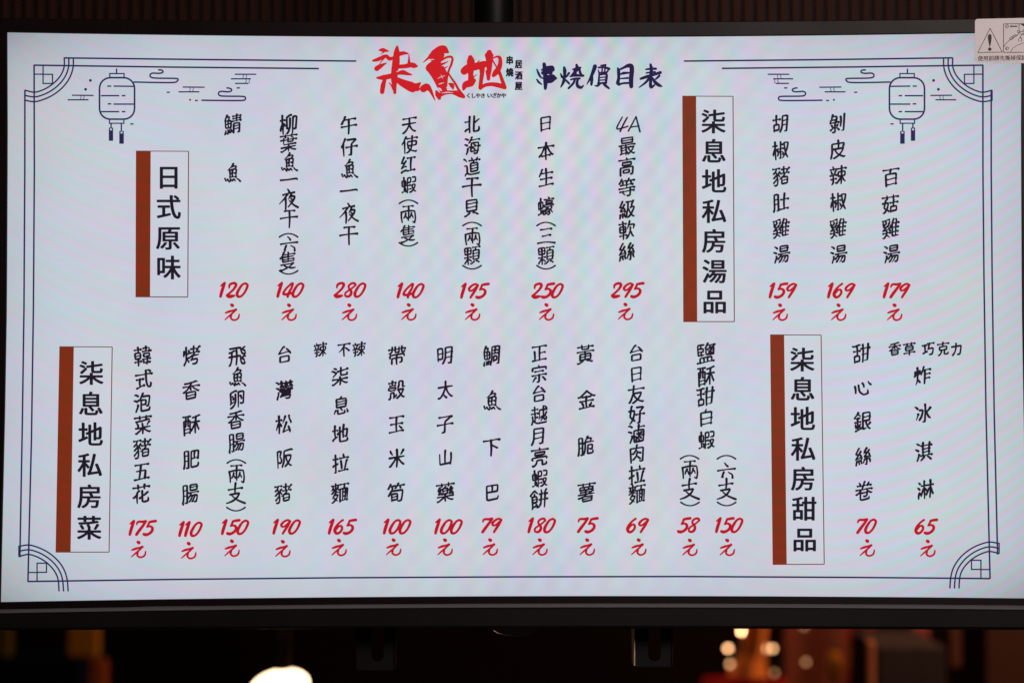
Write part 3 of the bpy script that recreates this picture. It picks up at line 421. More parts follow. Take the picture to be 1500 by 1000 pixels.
 '淇': [[46,9,46,67],[79,9,79,67],[15,11,25,17],[36,21,89,21],[46,37,79,37],[8,37,11,37,21,43],[46,52,79,52],[24,61,25,63,13,88],[34,68,91,68],[52,75,36,88,31,90],[68,76,73,76,89,90]],
 '淋': [[44,9,42,44,44,48,44,90],[75,9,75,90],[18,15,23,21],[30,30,54,30],[63,30,89,30],[10,38,19,46],[42,44,46,43,49,44,56,52,56,57],[42,44,38,49,32,64,27,73,27,78],[75,44,69,47,64,60,56,73,56,77],[75,44,81,48,84,60,90,72,90,76],[19,63,12,87]],
 '串': [[49,9,49,90],[49,40,80,39,80,20,19,20,20,40,49,40],[49,75,15,75,16,54,84,55,84,75,49,75]],
 '燒': [[65,9,65,29],[22,10,21,65,16,79,10,88,10,94],[47,17,85,17],[38,24,35,26,29,41],[13,28,12,38,9,48],[42,29,90,29],[50,37,50,55],[78,37,78,55],[42,43,58,43],[69,43,88,43],[40,57,59,55,60,53],[67,56,90,56],[21,65,27,68,33,76,33,79],[40,66,91,66],[55,67,53,77,50,83,43,88,39,90,34,89],[72,67,72,82,73,89,89,90,92,82]],
 '價': [[28,9,26,11,21,24,18,36,20,38,20,91],[34,13,90,13],[53,13,53,38],[70,13,70,38],[53,38,38,38,37,37,38,24,86,24,87,25,87,37,86,38,53,38],[18,36,14,38,8,46,7,52],[86,57,86,49,84,48,40,48,39,49,39,76,40,78,84,78,86,76,86,57],[39,57,86,57],[39,68,86,68],[68,85,73,84,88,91,93,90],[29,89,35,91,51,84,54,84]],
 '目': [[21,90,21,15,78,15,78,90],[21,38,78,38],[21,60,78,60],[21,83,78,83]],
 '表': [[50,9,50,43,58,61,64,69,67,70,68,73,78,82,88,86,93,85],[15,17,85,17],[20,32,81,32],[11,46,88,46],[8,69,12,70,24,64,30,63,32,59,42,52,44,47],[86,57,83,57,67,70],[30,63,30,84,27,91],[30,87,45,84,55,81,56,79]],
}
# the characters that come back most, written out by hand
HAND = {
 '魚': [[52,2,40,20,20,36],[45,17,62,13,70,17,55,33],[32,38,34,75],[32,38,55,31,72,30,70,72],[50,36,50,70],[36,53,66,50],[34,72,70,70],[6,78,10,93,22,83],[22,83,34,94],[38,83,50,93,57,81,67,93],[76,79,96,94]],
 '夜': [[44,3,53,17],[20,30,48,22,78,16],[44,27,23,53,0,74],[34,47,35,99],[65,27,50,52],[58,38,84,33,76,55,48,88],[62,48,70,58],[55,57,78,78,100,90]],
 '支': [[50,0,47,48],[12,33,82,22],[20,56,72,48,55,72,30,88,0,97],[30,62,58,82,100,99]],
 '兩': [[20,8,78,3],[8,38,14,92],[8,38,50,29,90,29,95,66,91,95,78,87],[52,6,52,82],[35,45,24,70],[33,52,46,70],[70,42,60,68],[70,50,82,68]],
 '六': [[40,12,58,30],[0,54,50,47,100,42],[33,62,22,90,29,87],[62,62,86,74,87,92]],
 '一': [[0,56,40,53,96,46,100,52]],
 '干': [[24,10,60,6,82,5],[2,50,50,43,98,39],[52,8,52,98]],
 '心': [[10,48,14,80],[30,40,36,70,58,88,84,80,82,62],[52,30,60,48],[84,20,98,34]],
 '三': [[20,14,82,6],[28,48,76,40],[2,86,50,80,100,84]],
}
_box = {}
def skel(ch):
    if ch not in _box:
        S = [[(q[i]/100, q[i+1]/100) for i in range(0, len(q), 2)] for q in HAND.get(ch, SK[ch])]
        _box[ch] = S
    return _box[ch]
def brush_char(D, ch, cx, cy, size, wt=1.54, rise=.16, nar=.96, rnd=random, bold=0.0):
    """write one character with a brush pen: rising horizontals, pressed starts, tapering ends"""
    S = skel(ch); ink = sum(math.hypot(b[0]-a[0], b[1]-a[1]) for st in S for a, b in zip(st, st[1:])); wt = wt*min(1.04, max(.60, 1.18-.052*ink))
    lean = rnd.uniform(-.01, .02)
    if ch in HAND: rise = 0.0
    for st in S:
        x0, y0 = st[0]; x1, y1 = st[-1]; dx, dy = x1-x0, y1-y0
        ln = sum(math.hypot(b[0]-a[0], b[1]-a[1]) for a, b in zip(st, st[1:]))
        jx, jy = rnd.uniform(-.008, .008), rnd.uniform(-.008, .008)
        hor = abs(dx) > 2.0*abs(dy) and len(st) < 4
        pts = []
        src = list(st)
        if len(src) == 2 and ln > .12:
            k = rnd.uniform(.012, .028)*(1 if hor else rnd.choice((-1, 1)))
            mx, my = (x0+x1)/2, (y0+y1)/2; nxx, nyy = dy/(ln+1e-6), -dx/(ln+1e-6)
            if hor: src = [st[0], (x0+dx*.35, y0+dy*.35+k*.3), (x0+dx*.75, y0+dy*.75-k*.6), st[-1]]
            else: src = [st[0], (mx+nxx*k, my+nyy*k), st[-1]]
        elif len(src) > 2:      # keep straight runs straight, round off the turns
            q = [src[0]]
            for a, p, c in zip(src, src[1:], src[2:]):
                la = math.hypot(p[0]-a[0], p[1]-a[1]); lc = math.hypot(c[0]-p[0], c[1]-p[1])
                cosv = ((p[0]-a[0])*(c[0]-p[0]) + (p[1]-a[1])*(c[1]-p[1]))/(la*lc+1e-9)
                if cosv < .75 and la > .1 and lc > .1:
                    d1 = min(.07, la*.4); d2 = min(.07, lc*.4)
                    A_ = (p[0]+(a[0]-p[0])*d1/la, p[1]+(a[1]-p[1])*d1/la); C_ = (p[0]+(c[0]-p[0])*d2/lc, p[1]+(c[1]-p[1])*d2/lc)
                    q += [A_, (p[0]*.6+(A_[0]+C_[0])*.2, p[1]*.6+(A_[1]+C_[1])*.2), C_]
                else: q.append(p)
            src = q + [src[-1]]
        for i, (x, y) in enumerate(src):
            X = (x-.5)*nar*((1.05 - .17*y) if ch not in HAND else .98)*(1.0 if hor and ln > .55 else .95) + jx - (y-.5)*lean; Y = (y-.5) + jy - (x-.5)*rise
            Y -= .05*(x-.5)*(y-.5)
            pts.append((cx + X*size*1.08, cy + Y*size*1.08))
        n = len(pts); ww = []
        for i in range(n):
            t = i/(n-1)
            if ln < .17: v = .75 + .5*t                                     # dot
            elif hor: v = (1.0 if t < .1 else .66 if t < .9 else 1.18)      # horizontal
            elif dx < -.12 and dy > .12 and len(st) < 5: v = 1.25 - .85*t   # falling left
            elif dx > .12 and dy > .12 and len(st) < 4: v = .72 + .5*t      # falling right
            elif abs(dy) > 2*abs(dx) and len(st) < 4: v = 1.25 - .38*t       # vertical
            else: v = 1.0 + .12*math.sin(3*t*PI + 1) - (.25 if i == n-1 else 0)
            ww.append(max(.3, wt*v*rnd.uniform(.94, 1.06)*max(size/28, .86) + bold*(1.15 if not hor else .25)))
        # short entry press on horizontals
        if hor and ln > .25: D.disc(pts[0][0]+.3, pts[0][1]+.2, ww[0]*1.12, 8)
        D.stroke(pts, ww)
        if hor and ln > .3: D.disc(pts[-1][0]-.4, pts[-1][1]+.3, ww[-1]*1.12, 8)

def paren(D, cx, cy, up=True, w=13.4, h=5.2):
    s = -1 if up else 1; pts = []
    for i in range(9):
        t = -1 + 2*i/8; pts.append((cx + w*t, cy + s*h*(1-t*t)*.95 - s*h*.45))
    D.stroke(pts, [1.3, 1.2, 1.1, 1.05, 1.0, 1.05, 1.1, 1.2, 1.3])

DISHES = [  # (characters, [(x, y, size)...]); ( and ) are the turned brackets
 ('鯖魚', [(341,182,30),(341,253.7,26)]),
 ('柳葉魚一夜干(六隻)', [(423,182.5,31),(423,209.5,28),(424,238,26),(423.5,263,25),(423,292,28),(423.5,320.5,25),(423,345,0),(423.5,357,24),(422,382,28),(423,399,0)]),
 ('午仔魚一夜干', [(511,184,28),(511.4,215.4,28),(512,247.7,26),(511,279,25),(511,312,28),(511,345,26)]),
 ('天使红蝦(兩隻)', [(599.6,183,26),(600,212,27),(598,241,26),(599,271,26),(598.5,296,0),(598,314.5,25),(598,342,26),(598.3,358,0)]),
 ('北海道干貝(兩顆)', [(691.5,182.5,27),(692,214,27),(691.5,244,28),(691,274,27),(691,304,27),(691.5,328.5,0),(692,347,25),(691.5,374,28),(691.5,391.5,0)]),
 ('日本生蠔(三顆)', [(799,181,24),(799.8,221.5,28),(799.8,260,27),(799.4,302.7,28),(799.8,328.5,0),(799.8,346.7,25),(799.8,374,28),(799.8,391.5,0)]),
 ('最高等級軟絲', [(918.6,214,28),(918,244,28),(918,275,28),(918.5,307,28),(918.4,337,28),(918.4,369,28)]),
 ('胡椒豬肚雞湯', [(1143,181.6,28),(1143.6,220,28),(1144,258,29),(1144,296,28),(1144,334.4,29),(1144.4,372.4,28)]),
 ('剝皮辣椒雞湯', [(1226.4,181,28),(1227,219,28),(1227.4,257,29),(1228,295.6,28),(1227.4,334.4,29),(1228,372.4,28)]),
 ('百菇雞湯', [(1305,259.6,28),(1304,299,28),(1304.4,334.4,30),(1305.4,372,28)]),
 ('韓式泡菜豬五花', [(209.2,521.3,30),(210.6,555.3,29),(209.2,589.3,29),(209.7,621.6,29),(208.5,656,30),(208,690,28),(207.5,723,29)]),
 ('烤香酥肥腸', [(280.6,520.5,29),(280,571.5,29),(281,621.6,30),(280.3,671.8,29),(279,722,30)]),
 ('飛魚卵香腸(兩支)', [(347.4,521.3,30),(348,552,26),(347.4,584,28),(345.7,614.8,28),(346.6,647,29),(346.5,675.5,0),(346.6,694,26),(345.7,722,28),(346,745,0)]),
 ('台灣松阪豬', [(417,519.6,26),(416.5,571,29),(416,621,28),(417,671,28),(415,722,29)]),
 ('辣', [(469.4,512,22)]), ('不辣', [(504,512,21),(526,511.5,22)]),
 ('柒息地拉麵', [(498.3,551,28),(500,593.6,28),(498.8,635,28),(499.3,678,28),(498.3,721,30)]),
 ('帶殼玉米筍', [(581.6,520.5,29),(581.3,570.6,29),(581,620.8,27),(581.3,670.7,29),(580.4,721.4,29)]),
 ('明太子山藥', [(651.8,520.5,28),(652.6,570.6,27),(652,620.8,28),(652.3,670,25),(652.3,720.5,30)]),
 ('鯛魚下巴', [(720,520.2,30),(720.7,586.5,27),(720,655,28),(721,720.6,26)]),
 ('正宗台越月亮蝦餅', [(790,517,26),(789.8,547.3,27),(789.6,577,26),(789.6,608,28),(788.8,637.8,27),(790.5,668.5,29),(790.5,700.4,27),(789.8,730.3,30)]),
 ('黃金脆薯', [(857.3,518.3,29),(859.2,584.6,29),(858,652.5,29),(858.8,720.6,30)]),
 ('台日友好滷肉拉麵', [(932,517.4,26),(932,547.3,24),(932,577.1,28),(932.4,607,28),(932.4,635,29),(932.5,664,27),(933,694.8,28),(933,722.8,29)]),
 ('鹽酥甜白蝦', [(1033.7,517.5,31),(1034.5,550.5,30),(1033.7,580.8,29),(1034.5,611,26),(1035,644,28)]),
 ('(兩支)', [(1010,669.4,0),(1010.3,688,26),(1010.3,716,28),(1010.6,737.5,0)]), ('(六支)', [(1064,669.4,0),(1064,688,25),(1064,716,28),(1064.3,737.5,0)]),
 ('甜心銀絲卷', [(1262,517.5,29),(1262.5,567,27),(1263.3,617,30),(1264.2,668.2,28),(1265.4,718.5,29)]),
 ('香草', [(1310.5,511,20),(1331.8,511,20)]), ('巧克力', [(1359.5,511,20),(1381.2,510.6,20),(1401,511,19)]),
 ('炸冰淇淋', [(1350.9,550,28),(1352,605,29),(1353,661,29),(1355.2,716.7,29)]),
]
for txt, pos in DISHES:
    D = Draw(-.0009); up = True
    for ch, (x, y, s) in zip(txt, pos):
        if ch == '(': paren(D, x, y, True)
        elif ch == ')': paren(D, x, y, False)
        else: brush_char(D, ch, x, y, s)
    if txt.startswith('最高'):   # the Latin 4A above
        D.stroke([(911.5,172),(903.3,188.5),(911,188.3),(919.5,185.6)], [1.0,1.3,1.1,1.2]); D.stroke([(918.6,172.8),(913.5,182),(908.3,193)], [1.2,1.35,1.4])
        D.stroke([(931.5,171.5),(926,182),(920.3,192.5)], [1.0,1.2,1.3]); D.stroke([(931.5,171.5),(934,181),(937.3,193.5)], [1.2,1.3,1.4]); D.stroke([(924.2,187),(930,185.8),(936,185.6)], 1.05)
        txt = '4A' + txt
    small = pos[0][2] < 23 and '(' not in txt
    D.go('flavour_note' if small else 'portion_note' if txt[0] == '(' else 'dish_name', M['ink'], screen, ('small handwritten note ' if small or txt[0] == '(' else 'handwritten dish name ') + txt.replace('(', '（').replace(')', '）'))

# ---- brush numerals (unit = digit height)
DIG = {
 '1': (.40, [([(.09,.22),(.22,.14),(.36,.03)], [.04,.075,.085]), ([(.36,.03),(.25,.36),(.14,.7),(.08,.95)], [.085,.098,.10,.085])]),
 '2': (.74, [([(.27,.36),(.30,.16),(.48,.05),(.68,.05),(.74,.17),(.60,.42),(.34,.68),(.12,.87)], [.05,.08,.08,.09,.09,.075,.07,.08]), ([(.12,.88),(.24,.95),(.42,.93),(.62,.89)], [.08,.11,.11,.07])]),
 '0': (.68, [([(.62,.05),(.42,.15),(.22,.42),(.07,.74),(.12,.94),(.32,.94),(.55,.72),(.72,.40),(.78,.15),(.62,.05)], [.07,.07,.085,.095,.09,.07,.07,.08,.08,.07])]),
 '4': (.64, [([(.66,.04),(.44,.22),(.18,.50),(.06,.74),(.14,.80),(.40,.78),(.76,.66)], [.07,.065,.07,.08,.08,.085,.06]), ([(.72,.06),(.62,.36),(.42,.72),(.36,.96)], [.07,.075,.085,.08])]),
 '5': (.66, [([(.42,.10),(.60,.06),(.84,.03)], [.075,.085,.09]), ([(.42,.09),(.34,.28),(.26,.42)], [.075,.07,.065]), ([(.28,.42),(.46,.38),(.62,.50),(.58,.72),(.38,.90),(.16,.96),(.03,.92)], [.06,.07,.09,.09,.085,.10,.09])]),
 '6': (.66, [([(.62,.04),(.38,.22),(.14,.52),(.06,.78),(.18,.95),(.38,.90),(.56,.66),(.52,.46),(.36,.46),(.14,.72)], [.07,.065,.085,.10,.095,.075,.075,.08,.06,.05])]),
 '7': (.60, [([(.15,.26),(.20,.12),(.34,.07),(.54,.08),(.78,.03)], [.05,.07,.075,.08,.075]), ([(.78,.04),(.58,.34),(.32,.68),(.13,.95)], [.08,.085,.095,.09])]),
 '8': (.68, [([(.80,.18),(.74,.05),(.52,.06),(.34,.22),(.36,.40),(.50,.58),(.48,.80),(.30,.95),(.10,.90),(.12,.70),(.38,.50),(.64,.32),(.80,.14)], [.07,.08,.07,.07,.07,.085,.09,.08,.07,.065,.06,.06,.06])]),
 '9': (.68, [([(.80,.14),(.66,.04),(.40,.14),(.20,.36),(.26,.50),(.44,.46),(.66,.26),(.80,.12)], [.07,.07,.07,.085,.07,.06,.06,.07]), ([(.80,.12),(.62,.46),(.40,.80),(.30,.96)], [.08,.085,.08,.07])]),
}
def number(D, txt, cx, cy, h=21.5):
    W = sum(DIG[c][0] for c in txt[:-1]) + .80; x = cx - W*h/2
    for c in txt:
        adv, st = DIG[c]
        for pts, ww in st: D.stroke([(x + p[0]*h, cy + (p[1]-.5)*h) for p in pts], [v*h*1.14 for v in ww])
        x += adv*h
def yuan(D, cx, cy):
    D.stroke([(cx-.8, cy-10.5), (cx+.6, cy-9.6)], [2.3, 2.7])
    D.stroke([(cx-9.4, cy+1.2), (cx-4, cy-.8), (cx+1.5, cy-2.2), (cx+6, cy-3.6)], [1.3, 1.9, 1.5, 1.9])
    D.stroke([(cx+5.6, cy-3), (cx-.5, cy+2.8), (cx-5.5, cy+7), (cx-10.4, cy+11.4)], [1.5, 1.5, 1.3, .8])
    D.stroke([(cx-3.2, cy+5.2), (cx-.9, cy+4.4), (cx-1.8, cy+8.6), (cx+1.4, cy+11.6), (cx+5.6, cy+11.4), (cx+9.4, cy+8.6), (cx+10.6, cy+3.4)], [1.0, 1.7, 1.6, 1.5, 1.4, 1.5, 1.1])
PRICES = [('120',342.3,424.7,340,457),('140',425,424.7,423.4,457),('280',511.7,424.7,511.7,457),('140',601,425.6,598.7,456.6),('195',694.4,426,692,456.6),('250',801,425.6,800.3,456.6),('295',917.6,425,916,456),
 ('159',1146,425.6,1142.4,457),('169',1231.5,425.6,1228,457),('179',1312.4,425.6,1310,457),
 ('175',208,772.7,203,803.8),('110',278.6,774.4,276.5,805.5),('150',344,771.5,339.8,802),('190',419.5,771,414.3,802.7),('165',500.5,771,496.6,801),('100',581.3,770.7,576.5,800.4),('100',656.5,770.7,651.8,800.4),
 ('79',719.2,769,717.9,800.3),('180',793,769,790.7,800.3),('75',859.2,768.7,860,800.3),('69',933.5,769,935.4,800.3),('58',1008.5,768.7,1010.3,800.8),('150',1067.5,768.7,1065,800.8),('70',1268.2,770,1270,801.7),('65',1355.6,770.8,1358.7,802.2)]
for t, x, y, x2, y2 in PRICES:
    D = Draw(-.0009); number(D, t, x, y); yuan(D, x2, y2); D.go('price', M['red'], screen, 'red price ' + t + ' 元')

# ---- printed characters from the built-in font
_g = {}
def glyph(ch):
    off = 0
    if (ch, off) not in _g:
        c = bpy.data.curves.new('g', 'FONT'); c.body = ch; c.resolution_u = 4
        o = bpy.data.objects.new('g', c); C.objects.link(o); bpy.context.view_layer.update()
        me = o.to_mesh(); me.calc_loop_triangles()
        _g[(ch, off)] = ([tuple(v.co[:2]) for v in me.vertices], [tuple(t.vertices) for t in me.loop_triangles])
        o.to_mesh_clear(); bpy.data.objects.remove(o); bpy.data.curves.remove(c)
    return _g[(ch, off)]
def printed(D, ch, cx, cy, em, off=.0, sx=1):
    """off thickens the strokes by that much of the em on each side"""
    v, t = glyph(ch)
    if not v: return
    for ox, oy in ([(0, 0)] if not off else [(0, 0), (1, .3), (-1, -.3), (.3, -1), (-.3, 1), (.75, .75), (-.75, -.75), (.75, -.75), (-.75, .75)]):
        D.put([(cx + (x-.5+ox*off*1.35)*em*sx, cy - (y-.38+oy*off*.8)*em) for x, y in v], t)

HEAD = [  # box corners tl, tr, br, bl ; bar right x top, bottom ; characters
 ([(199.3,221.6),(276.4,222.0),(275.2,435.0),(198.7,434.7)], 220.9, 220.0, '日式原味', [(247.2,259.7),(247.2,303.4),(246.7,348.5),(247.2,391.9)]),
 ([(87.2,507.7),(164.6,508.0),(160,808),(81.6,808)], 108.3, 103.6, '柒息地私房菜', [(134.1,546.1),(133.5,591),(133.1,635.6),(132.1,680.5),(131.4,726.4),(131,772.3)]),
 ([(999.4,141.3),(1073.6,141.6),(1075.6,471),(1000.8,471)], 1019.6, 1021.2, '柒息地私房湯品', [(1045,178.4),(1045.6,221.6),(1046,265.6),(1046,309.5),(1046,353),(1046.4,397.4),(1046.6,441.6)]),
 ([(1128,490.3),(1202.6,490.6),(1207.2,825.8),(1131.7,826)], 1148.5, 1152.3, '柒息地私房甜品', [(1175,526.5),(1175.5,569.5),(1175.8,612.9),(1176.5,657),(1176.3,700.6),(1177.9,744.5),(1178.4,789.5)]),
]
for q, bt, bb, txt, pos in HEAD:
    D = Draw(-.0004); n = 6
    D.poly([q[0], q[3], q[2], q[1]]); D.go('heading_panel', M['panel'], screen)
    D = Draw(-.0007); D.poly([q[0], q[3], (bb, q[3][1]), (bt, q[0][1])]); D.go('heading_bar', M['brown'], screen)
    D = Draw(-.0009); D.line([q[0], q[1]], .6); D.line([q[1], q[2]], .7); D.line([q[2], q[3]], .65); D.go('heading_outline', M['edge'], screen)
    D = Draw(-.0011)
    for ch, (x, y) in zip(txt, pos): printed(D, ch, x, y, 37.0, .019)
    D.go('heading_text', M['head'], screen, 'bold printed heading ' + txt)

# ---- title written with a broad brush
D = Draw(-.0009)
for s in (
 [(184,98,13),(192,150,17),(196,240,16),(198,300,15),(196,342,11)], [(160,158,6),(205,140,14),(262,138,20),(274,158,12)], [(172,186,14),(215,178,16),(252,184,14)], [(262,150,14),(250,184,12)],
 [(168,240,5),(215,236,20),(270,234,26),(298,240,12)], [(280,244,16),(250,268,15),(190,274,12)], [(112,150,5),(128,190,9),(145,222,8),(166,242,4)], [(112,252,6),(132,280,9),(162,302,4)],
 [(348,192,4),(362,224,10),(372,238,6)], [(384,132,9),(390,165,14),(388,220,11),(378,275,12),(350,330,4)], [(432,188,9),(414,215,8),(398,234,4)], [(394,252,6),(420,278,9),(436,296,7)],
 [(508,106,9),(514,135,14),(512,165,9)], [(470,152,6),(510,142,9),(546,134,8)], [(490,160,8),(478,192,9),(458,208,6)], [(536,140,9),(542,180,10),(556,206,9)], [(498,176,9),(502,214,8)], [(444,222,6),(500,212,10),(574,214,10)], [(450,254,6),(490,244,8),(540,242,8)],
 [(492,250,9),(474,292,9),(428,340,8)], [(522,248,9),(512,290,11),(524,322,13),(556,332,11),(578,310,4)],
 [(692,122,16),(676,170,14),(648,235,10),(610,302,3)], [(664,214,8),(660,260,12),(656,304,9)], [(728,134,7),(780,130,8),(834,146,10)], [(750,112,5),(798,108,8)], [(724,158,4),(734,184,6)], [(770,118,6),(760,178,6)], [(796,116,6),(788,176,6)], [(830,146,8),(812,182,6)], [(730,188,6),(812,178,6)],
 [(734,204,7),(728,290,8)], [(736,206,6),(804,198,9),(806,240,10),(800,292,8)], [(742,234,5),(794,228,5)], [(742,260,5),(794,256,5)], [(722,292,8),(806,284,7)], [(742,296,8),(716,316,9),(690,314,4)], [(776,294,8),(800,316,11),(832,342,7)],
 [(920,140,7),(928,180,13),(928,240,11),(920,290,15),(938,304,9)], [(930,158,7),(980,134,9),(1020,116,14),(1052,118,18),(1060,160,17),(1052,250,17),(1054,322,15)], [(946,202,5),(976,190,11),(1030,186,7)], [(944,244,5),(1020,238,8)], [(934,300,8),(980,290,8),(1044,288,8)],
 [(1246,104,9),(1254,140,13),(1252,190,12),(1246,244,10)], [(1200,152,6),(1250,146,9),(1300,146,9)], [(1204,188,6),(1290,178,8)], [(1148,246,9),(1200,228,12),(1280,204,10),(1344,184,12)], [(1240,232,11),(1196,284,9),(1132,332,4)], [(1250,240,11),(1246,290,12),(1252,330,13),(1296,300,4)], [(1262,236,8),(1292,280,13),(1330,310,13),(1360,322,5)], [(1334,216,9),(1310,240,8),(1286,256,4)]):
    D.stroke([(770 + a/6.818, 80 + b/6.818) for a, b, c in s], [c/5.0 for a, b, c in s])
D.go('menu_title', M['title'], screen, 'navy brush title 串燒價目表')

# ---- red brush logo
D = Draw(-.0009)
def lg(ox, *st):
    for s in st: D.stroke([(ox + a/9.375, 60 + b/9.375) for a, b, c in s], [c/8.9 for a, b, c in s])
lg(540,
 [(150,130,12),(200,130,28),(272,146,8)], [(215,150,12),(190,170,7),(165,192,3)],
 [(62,276,14),(130,258,26),(235,214,24),(290,250,26),(360,228,16)], [(112,385,34),(160,352,30),(248,306,4)], [(212,245,10),(185,275,8),(150,322,4)],
 [(392,85,16),(386,160,38),(376,300,50),(358,420,46),(352,540,42),(356,640,26),(360,715,20)],
 [(410,186,32),(485,172,24),(548,182,6)], [(400,358,26),(500,352,28),(580,335,34),(630,345,34),(664,352,14)], [(555,192,5),(555,250,12),(556,320,24)],
 [(380,440,30),(475,438,32),(530,455,22),(592,470,8)], [(108,512,8),(200,508,34),(330,482,34)], [(228,520,20),(200,610,32),(186,705,30)],
 [(282,580,6),(310,610,10),(340,665,16)], [(370,520,26),(450,572,46),(540,615,60),(610,640,70),(665,620,40),(715,575,6)], [(650,640,40),(668,660,36)],
 [(748,302,4),(820,240,16),(900,180,48),(990,125,54),(1040,130,56),(1085,158,20)], [(900,240,60),(980,200,60)],
 [(842,378,58),(880,350,60),(930,330,62),(960,360,50)], [(870,400,60),(920,470,60),(968,560,58),(1010,650,56),(1040,700,44)], [(940,330,60),(1000,400,48),(1045,470,40),(1060,560,26)],
 [(980,285,14),(1060,235,14),(1120,222,16),(1152,245,16),(1135,330,16),(1105,400,14),(1072,520,18),(1062,620,20)],
 [(980,330,18),(1040,312,12),(1098,282,3)], [(1000,390,16),(1050,375,10),(1092,352,3)],
 [(1088,430,10),(1130,505,13),(1190,590,16),(1240,680,18),(1300,760,22)],
 [(752,662,48),(800,636,48),(846,680,26),(880,750,16),(912,822,5)],
 [(925,688,10),(950,740,36),(972,790,24)], [(960,755,32),(1050,720,24),(1150,712,24),(1250,745,34),(1305,772,22)], [(1100,590,8),(1145,615,34),(1160,665,10)], [(1050,690,8),(1140,695,8),(1240,690,8)])
lg(660,
 [(272,232,32),(278,280,52),(275,380,48),(278,470,34),(285,540,46)], [(188,420,50),(240,375,48),(330,360,50),(430,335,46)], [(400,325,8),(375,300,10),(405,268,4)],
 [(178,670,18),(205,610,44),(280,580,50),(322,548,28)], [(295,510,12),(330,490,8),(362,464,4)],
 [(532,165,36),(530,200,60),(532,270,44),(530,400,34),(522,460,30),(520,530,22)], [(440,330,46),(500,320,40)],
 [(430,350,44),(432,450,30),(418,560,26),(410,650,28)], [(412,650,24),(470,615,24),(560,600,26),(660,615,32),(745,645,26)],
 [(585,245,9),(630,222,12),(672,232,22),(684,290,26),(668,370,34),(620,440,38),(590,478,26)], [(655,400,24),(690,490,22),(725,590,26),(750,642,20)], [(570,262,12),(605,320,10),(645,380,12)], [(490,420,12),(500,470,12),(520,520,14)])
D.go('shop_logo', M['logo'], screen, 'large red brush characters 柒息地')
for s in ([(945,524,2),(995,500,6),(1052,480,2)], [(960,602,3),(995,590,8),(1034,578,2)], [(1005,722,3),(1080,712,7),(1160,716,2)], [(382,430,3),(420,412,8),(465,400,2)], [(905,262,2),(860,262,7),(840,282,10)], [(1000,352,2),(1045,332,6),(1078,322,2)], [(960,660,14),(985,672,16),(1005,690,4)]):
    D = Draw(-.0016); D.stroke([(540 + a/9.375, 60 + b/9.375) for a, b, c in s], [c/9.375 for a, b, c in s]); D.go('brush_gap', M['white'], screen)
D = Draw(-.0010)
for ch, x, y in (('串',746.6,88.8),('燒',746.6,106.4),('居',759.7,94.4),('酒',759.9,111),('屋',759.7,126.2)): printed(D, ch, x, y, 13, .045, .85)
for i, ch in enumerate('くしやき'): printed(D, ch, 686.5+i*7, 140.6, 7.6, .04)
for i, ch in enumerate('いざかや'): printed(D, ch, 717+i*7, 140.4, 7.6, .04)
D.go('logo_caption', M['ink'], screen, 'small black caption 串燒 居酒屋 くしやき いざかや')

# ---- frame lines and corner ornaments
D = Draw(-.0009); lw = 1.2
for pts in ([(94.3,85.4),(300,87.8),(522,90)], [(49.7,96),(250,98.8),(467.3,101)], [(1001.7,90),(1200,88),(1394.3,85.3)], [(1057.3,100.7),(1250,98.6),(1440,96)],
            [(36.7,132.3),(36.6,250),(35.4,450),(33,620),(29.4,815.7)], [(50.2,96),(50.6,250),(49.2,450),(46.4,640),(41.2,851)],
            [(1451.7,132.3),(1451.7,250),(1453,400),(1456,600),(1461,811.7)], [(1439.5,96),(1439.6,250),(1441,400),(1444,600),(1450,846.7)],
            [(41,851),(250,848),(500,845.5),(750,844.2),(1000,843.7),(1250,845),(1450,846.7)]):
    D.line(pts, lw)
D.go('border_line', M['navy'], screen)
for cx, cy, sx, sy in ((50,96,1,1), (1439.7,96,-1,1), (41.2,851,1,-1), (1450,846.7,-1,-1)):
    D = Draw(-.0010)
    arcs = [[(57.7,-10.4),(57.2,4),(52,19),(42,32.5),(28,43.5),(13,50.5),(0,53.4),(-13.4,51.2)],
            [(51,-10.4),(50.6,3),(46,16),(37,28),(25,37.5),(12,43.8),(0,46.4),(-13.4,44.2)],
            [(44.3,-10.4),(44.3,2),(40,13.5),(32,23.5),(22,31.5),(11,37),(0,39.6),(-13.4,36.5)]]
    if sy < 0: arcs = [[(x+(1.2 if k == 0 else 0), y-(4 if k == 0 else 0)) for k, (x, y) in enumerate(a)] for a in arcs]
    for a in arcs: D.stroke([(cx+sx*x, cy+sy*y) for x, y in a], 1.1, cap=False)
    def box(x0, y0, x1, y1):
        D.line([(cx+sx*x, cy+sy*y) for x, y in ((x0,y0),(x1,y0))], .95); D.line([(cx+sx*x, cy+sy*y) for x, y in ((x0,y1),(x1,y1))], .95)
        D.line([(cx+sx*x, cy+sy*y) for x, y in ((x0,y0-.9),(x0,y1+.9))], .95); D.line([(cx+sx*x, cy+sy*y) for x, y in ((x1,y0-.9),(x1,y1+.9))], .95)
    box(.2, .2, 13.4, 13.2); box(13.4, 13.4, 27.2, 26.8)
    D.line([(cx+sx*-13.3, cy+sy*36.3), (cx+sx*-13.3, cy+sy*52.5)], .95); 
    if sy > 0: D.line([(cx+sx*43.6, cy-10.6), (cx+sx*58.4, cy-10.2)], .95)
    D.go('corner_ornament', M['navy'], screen)

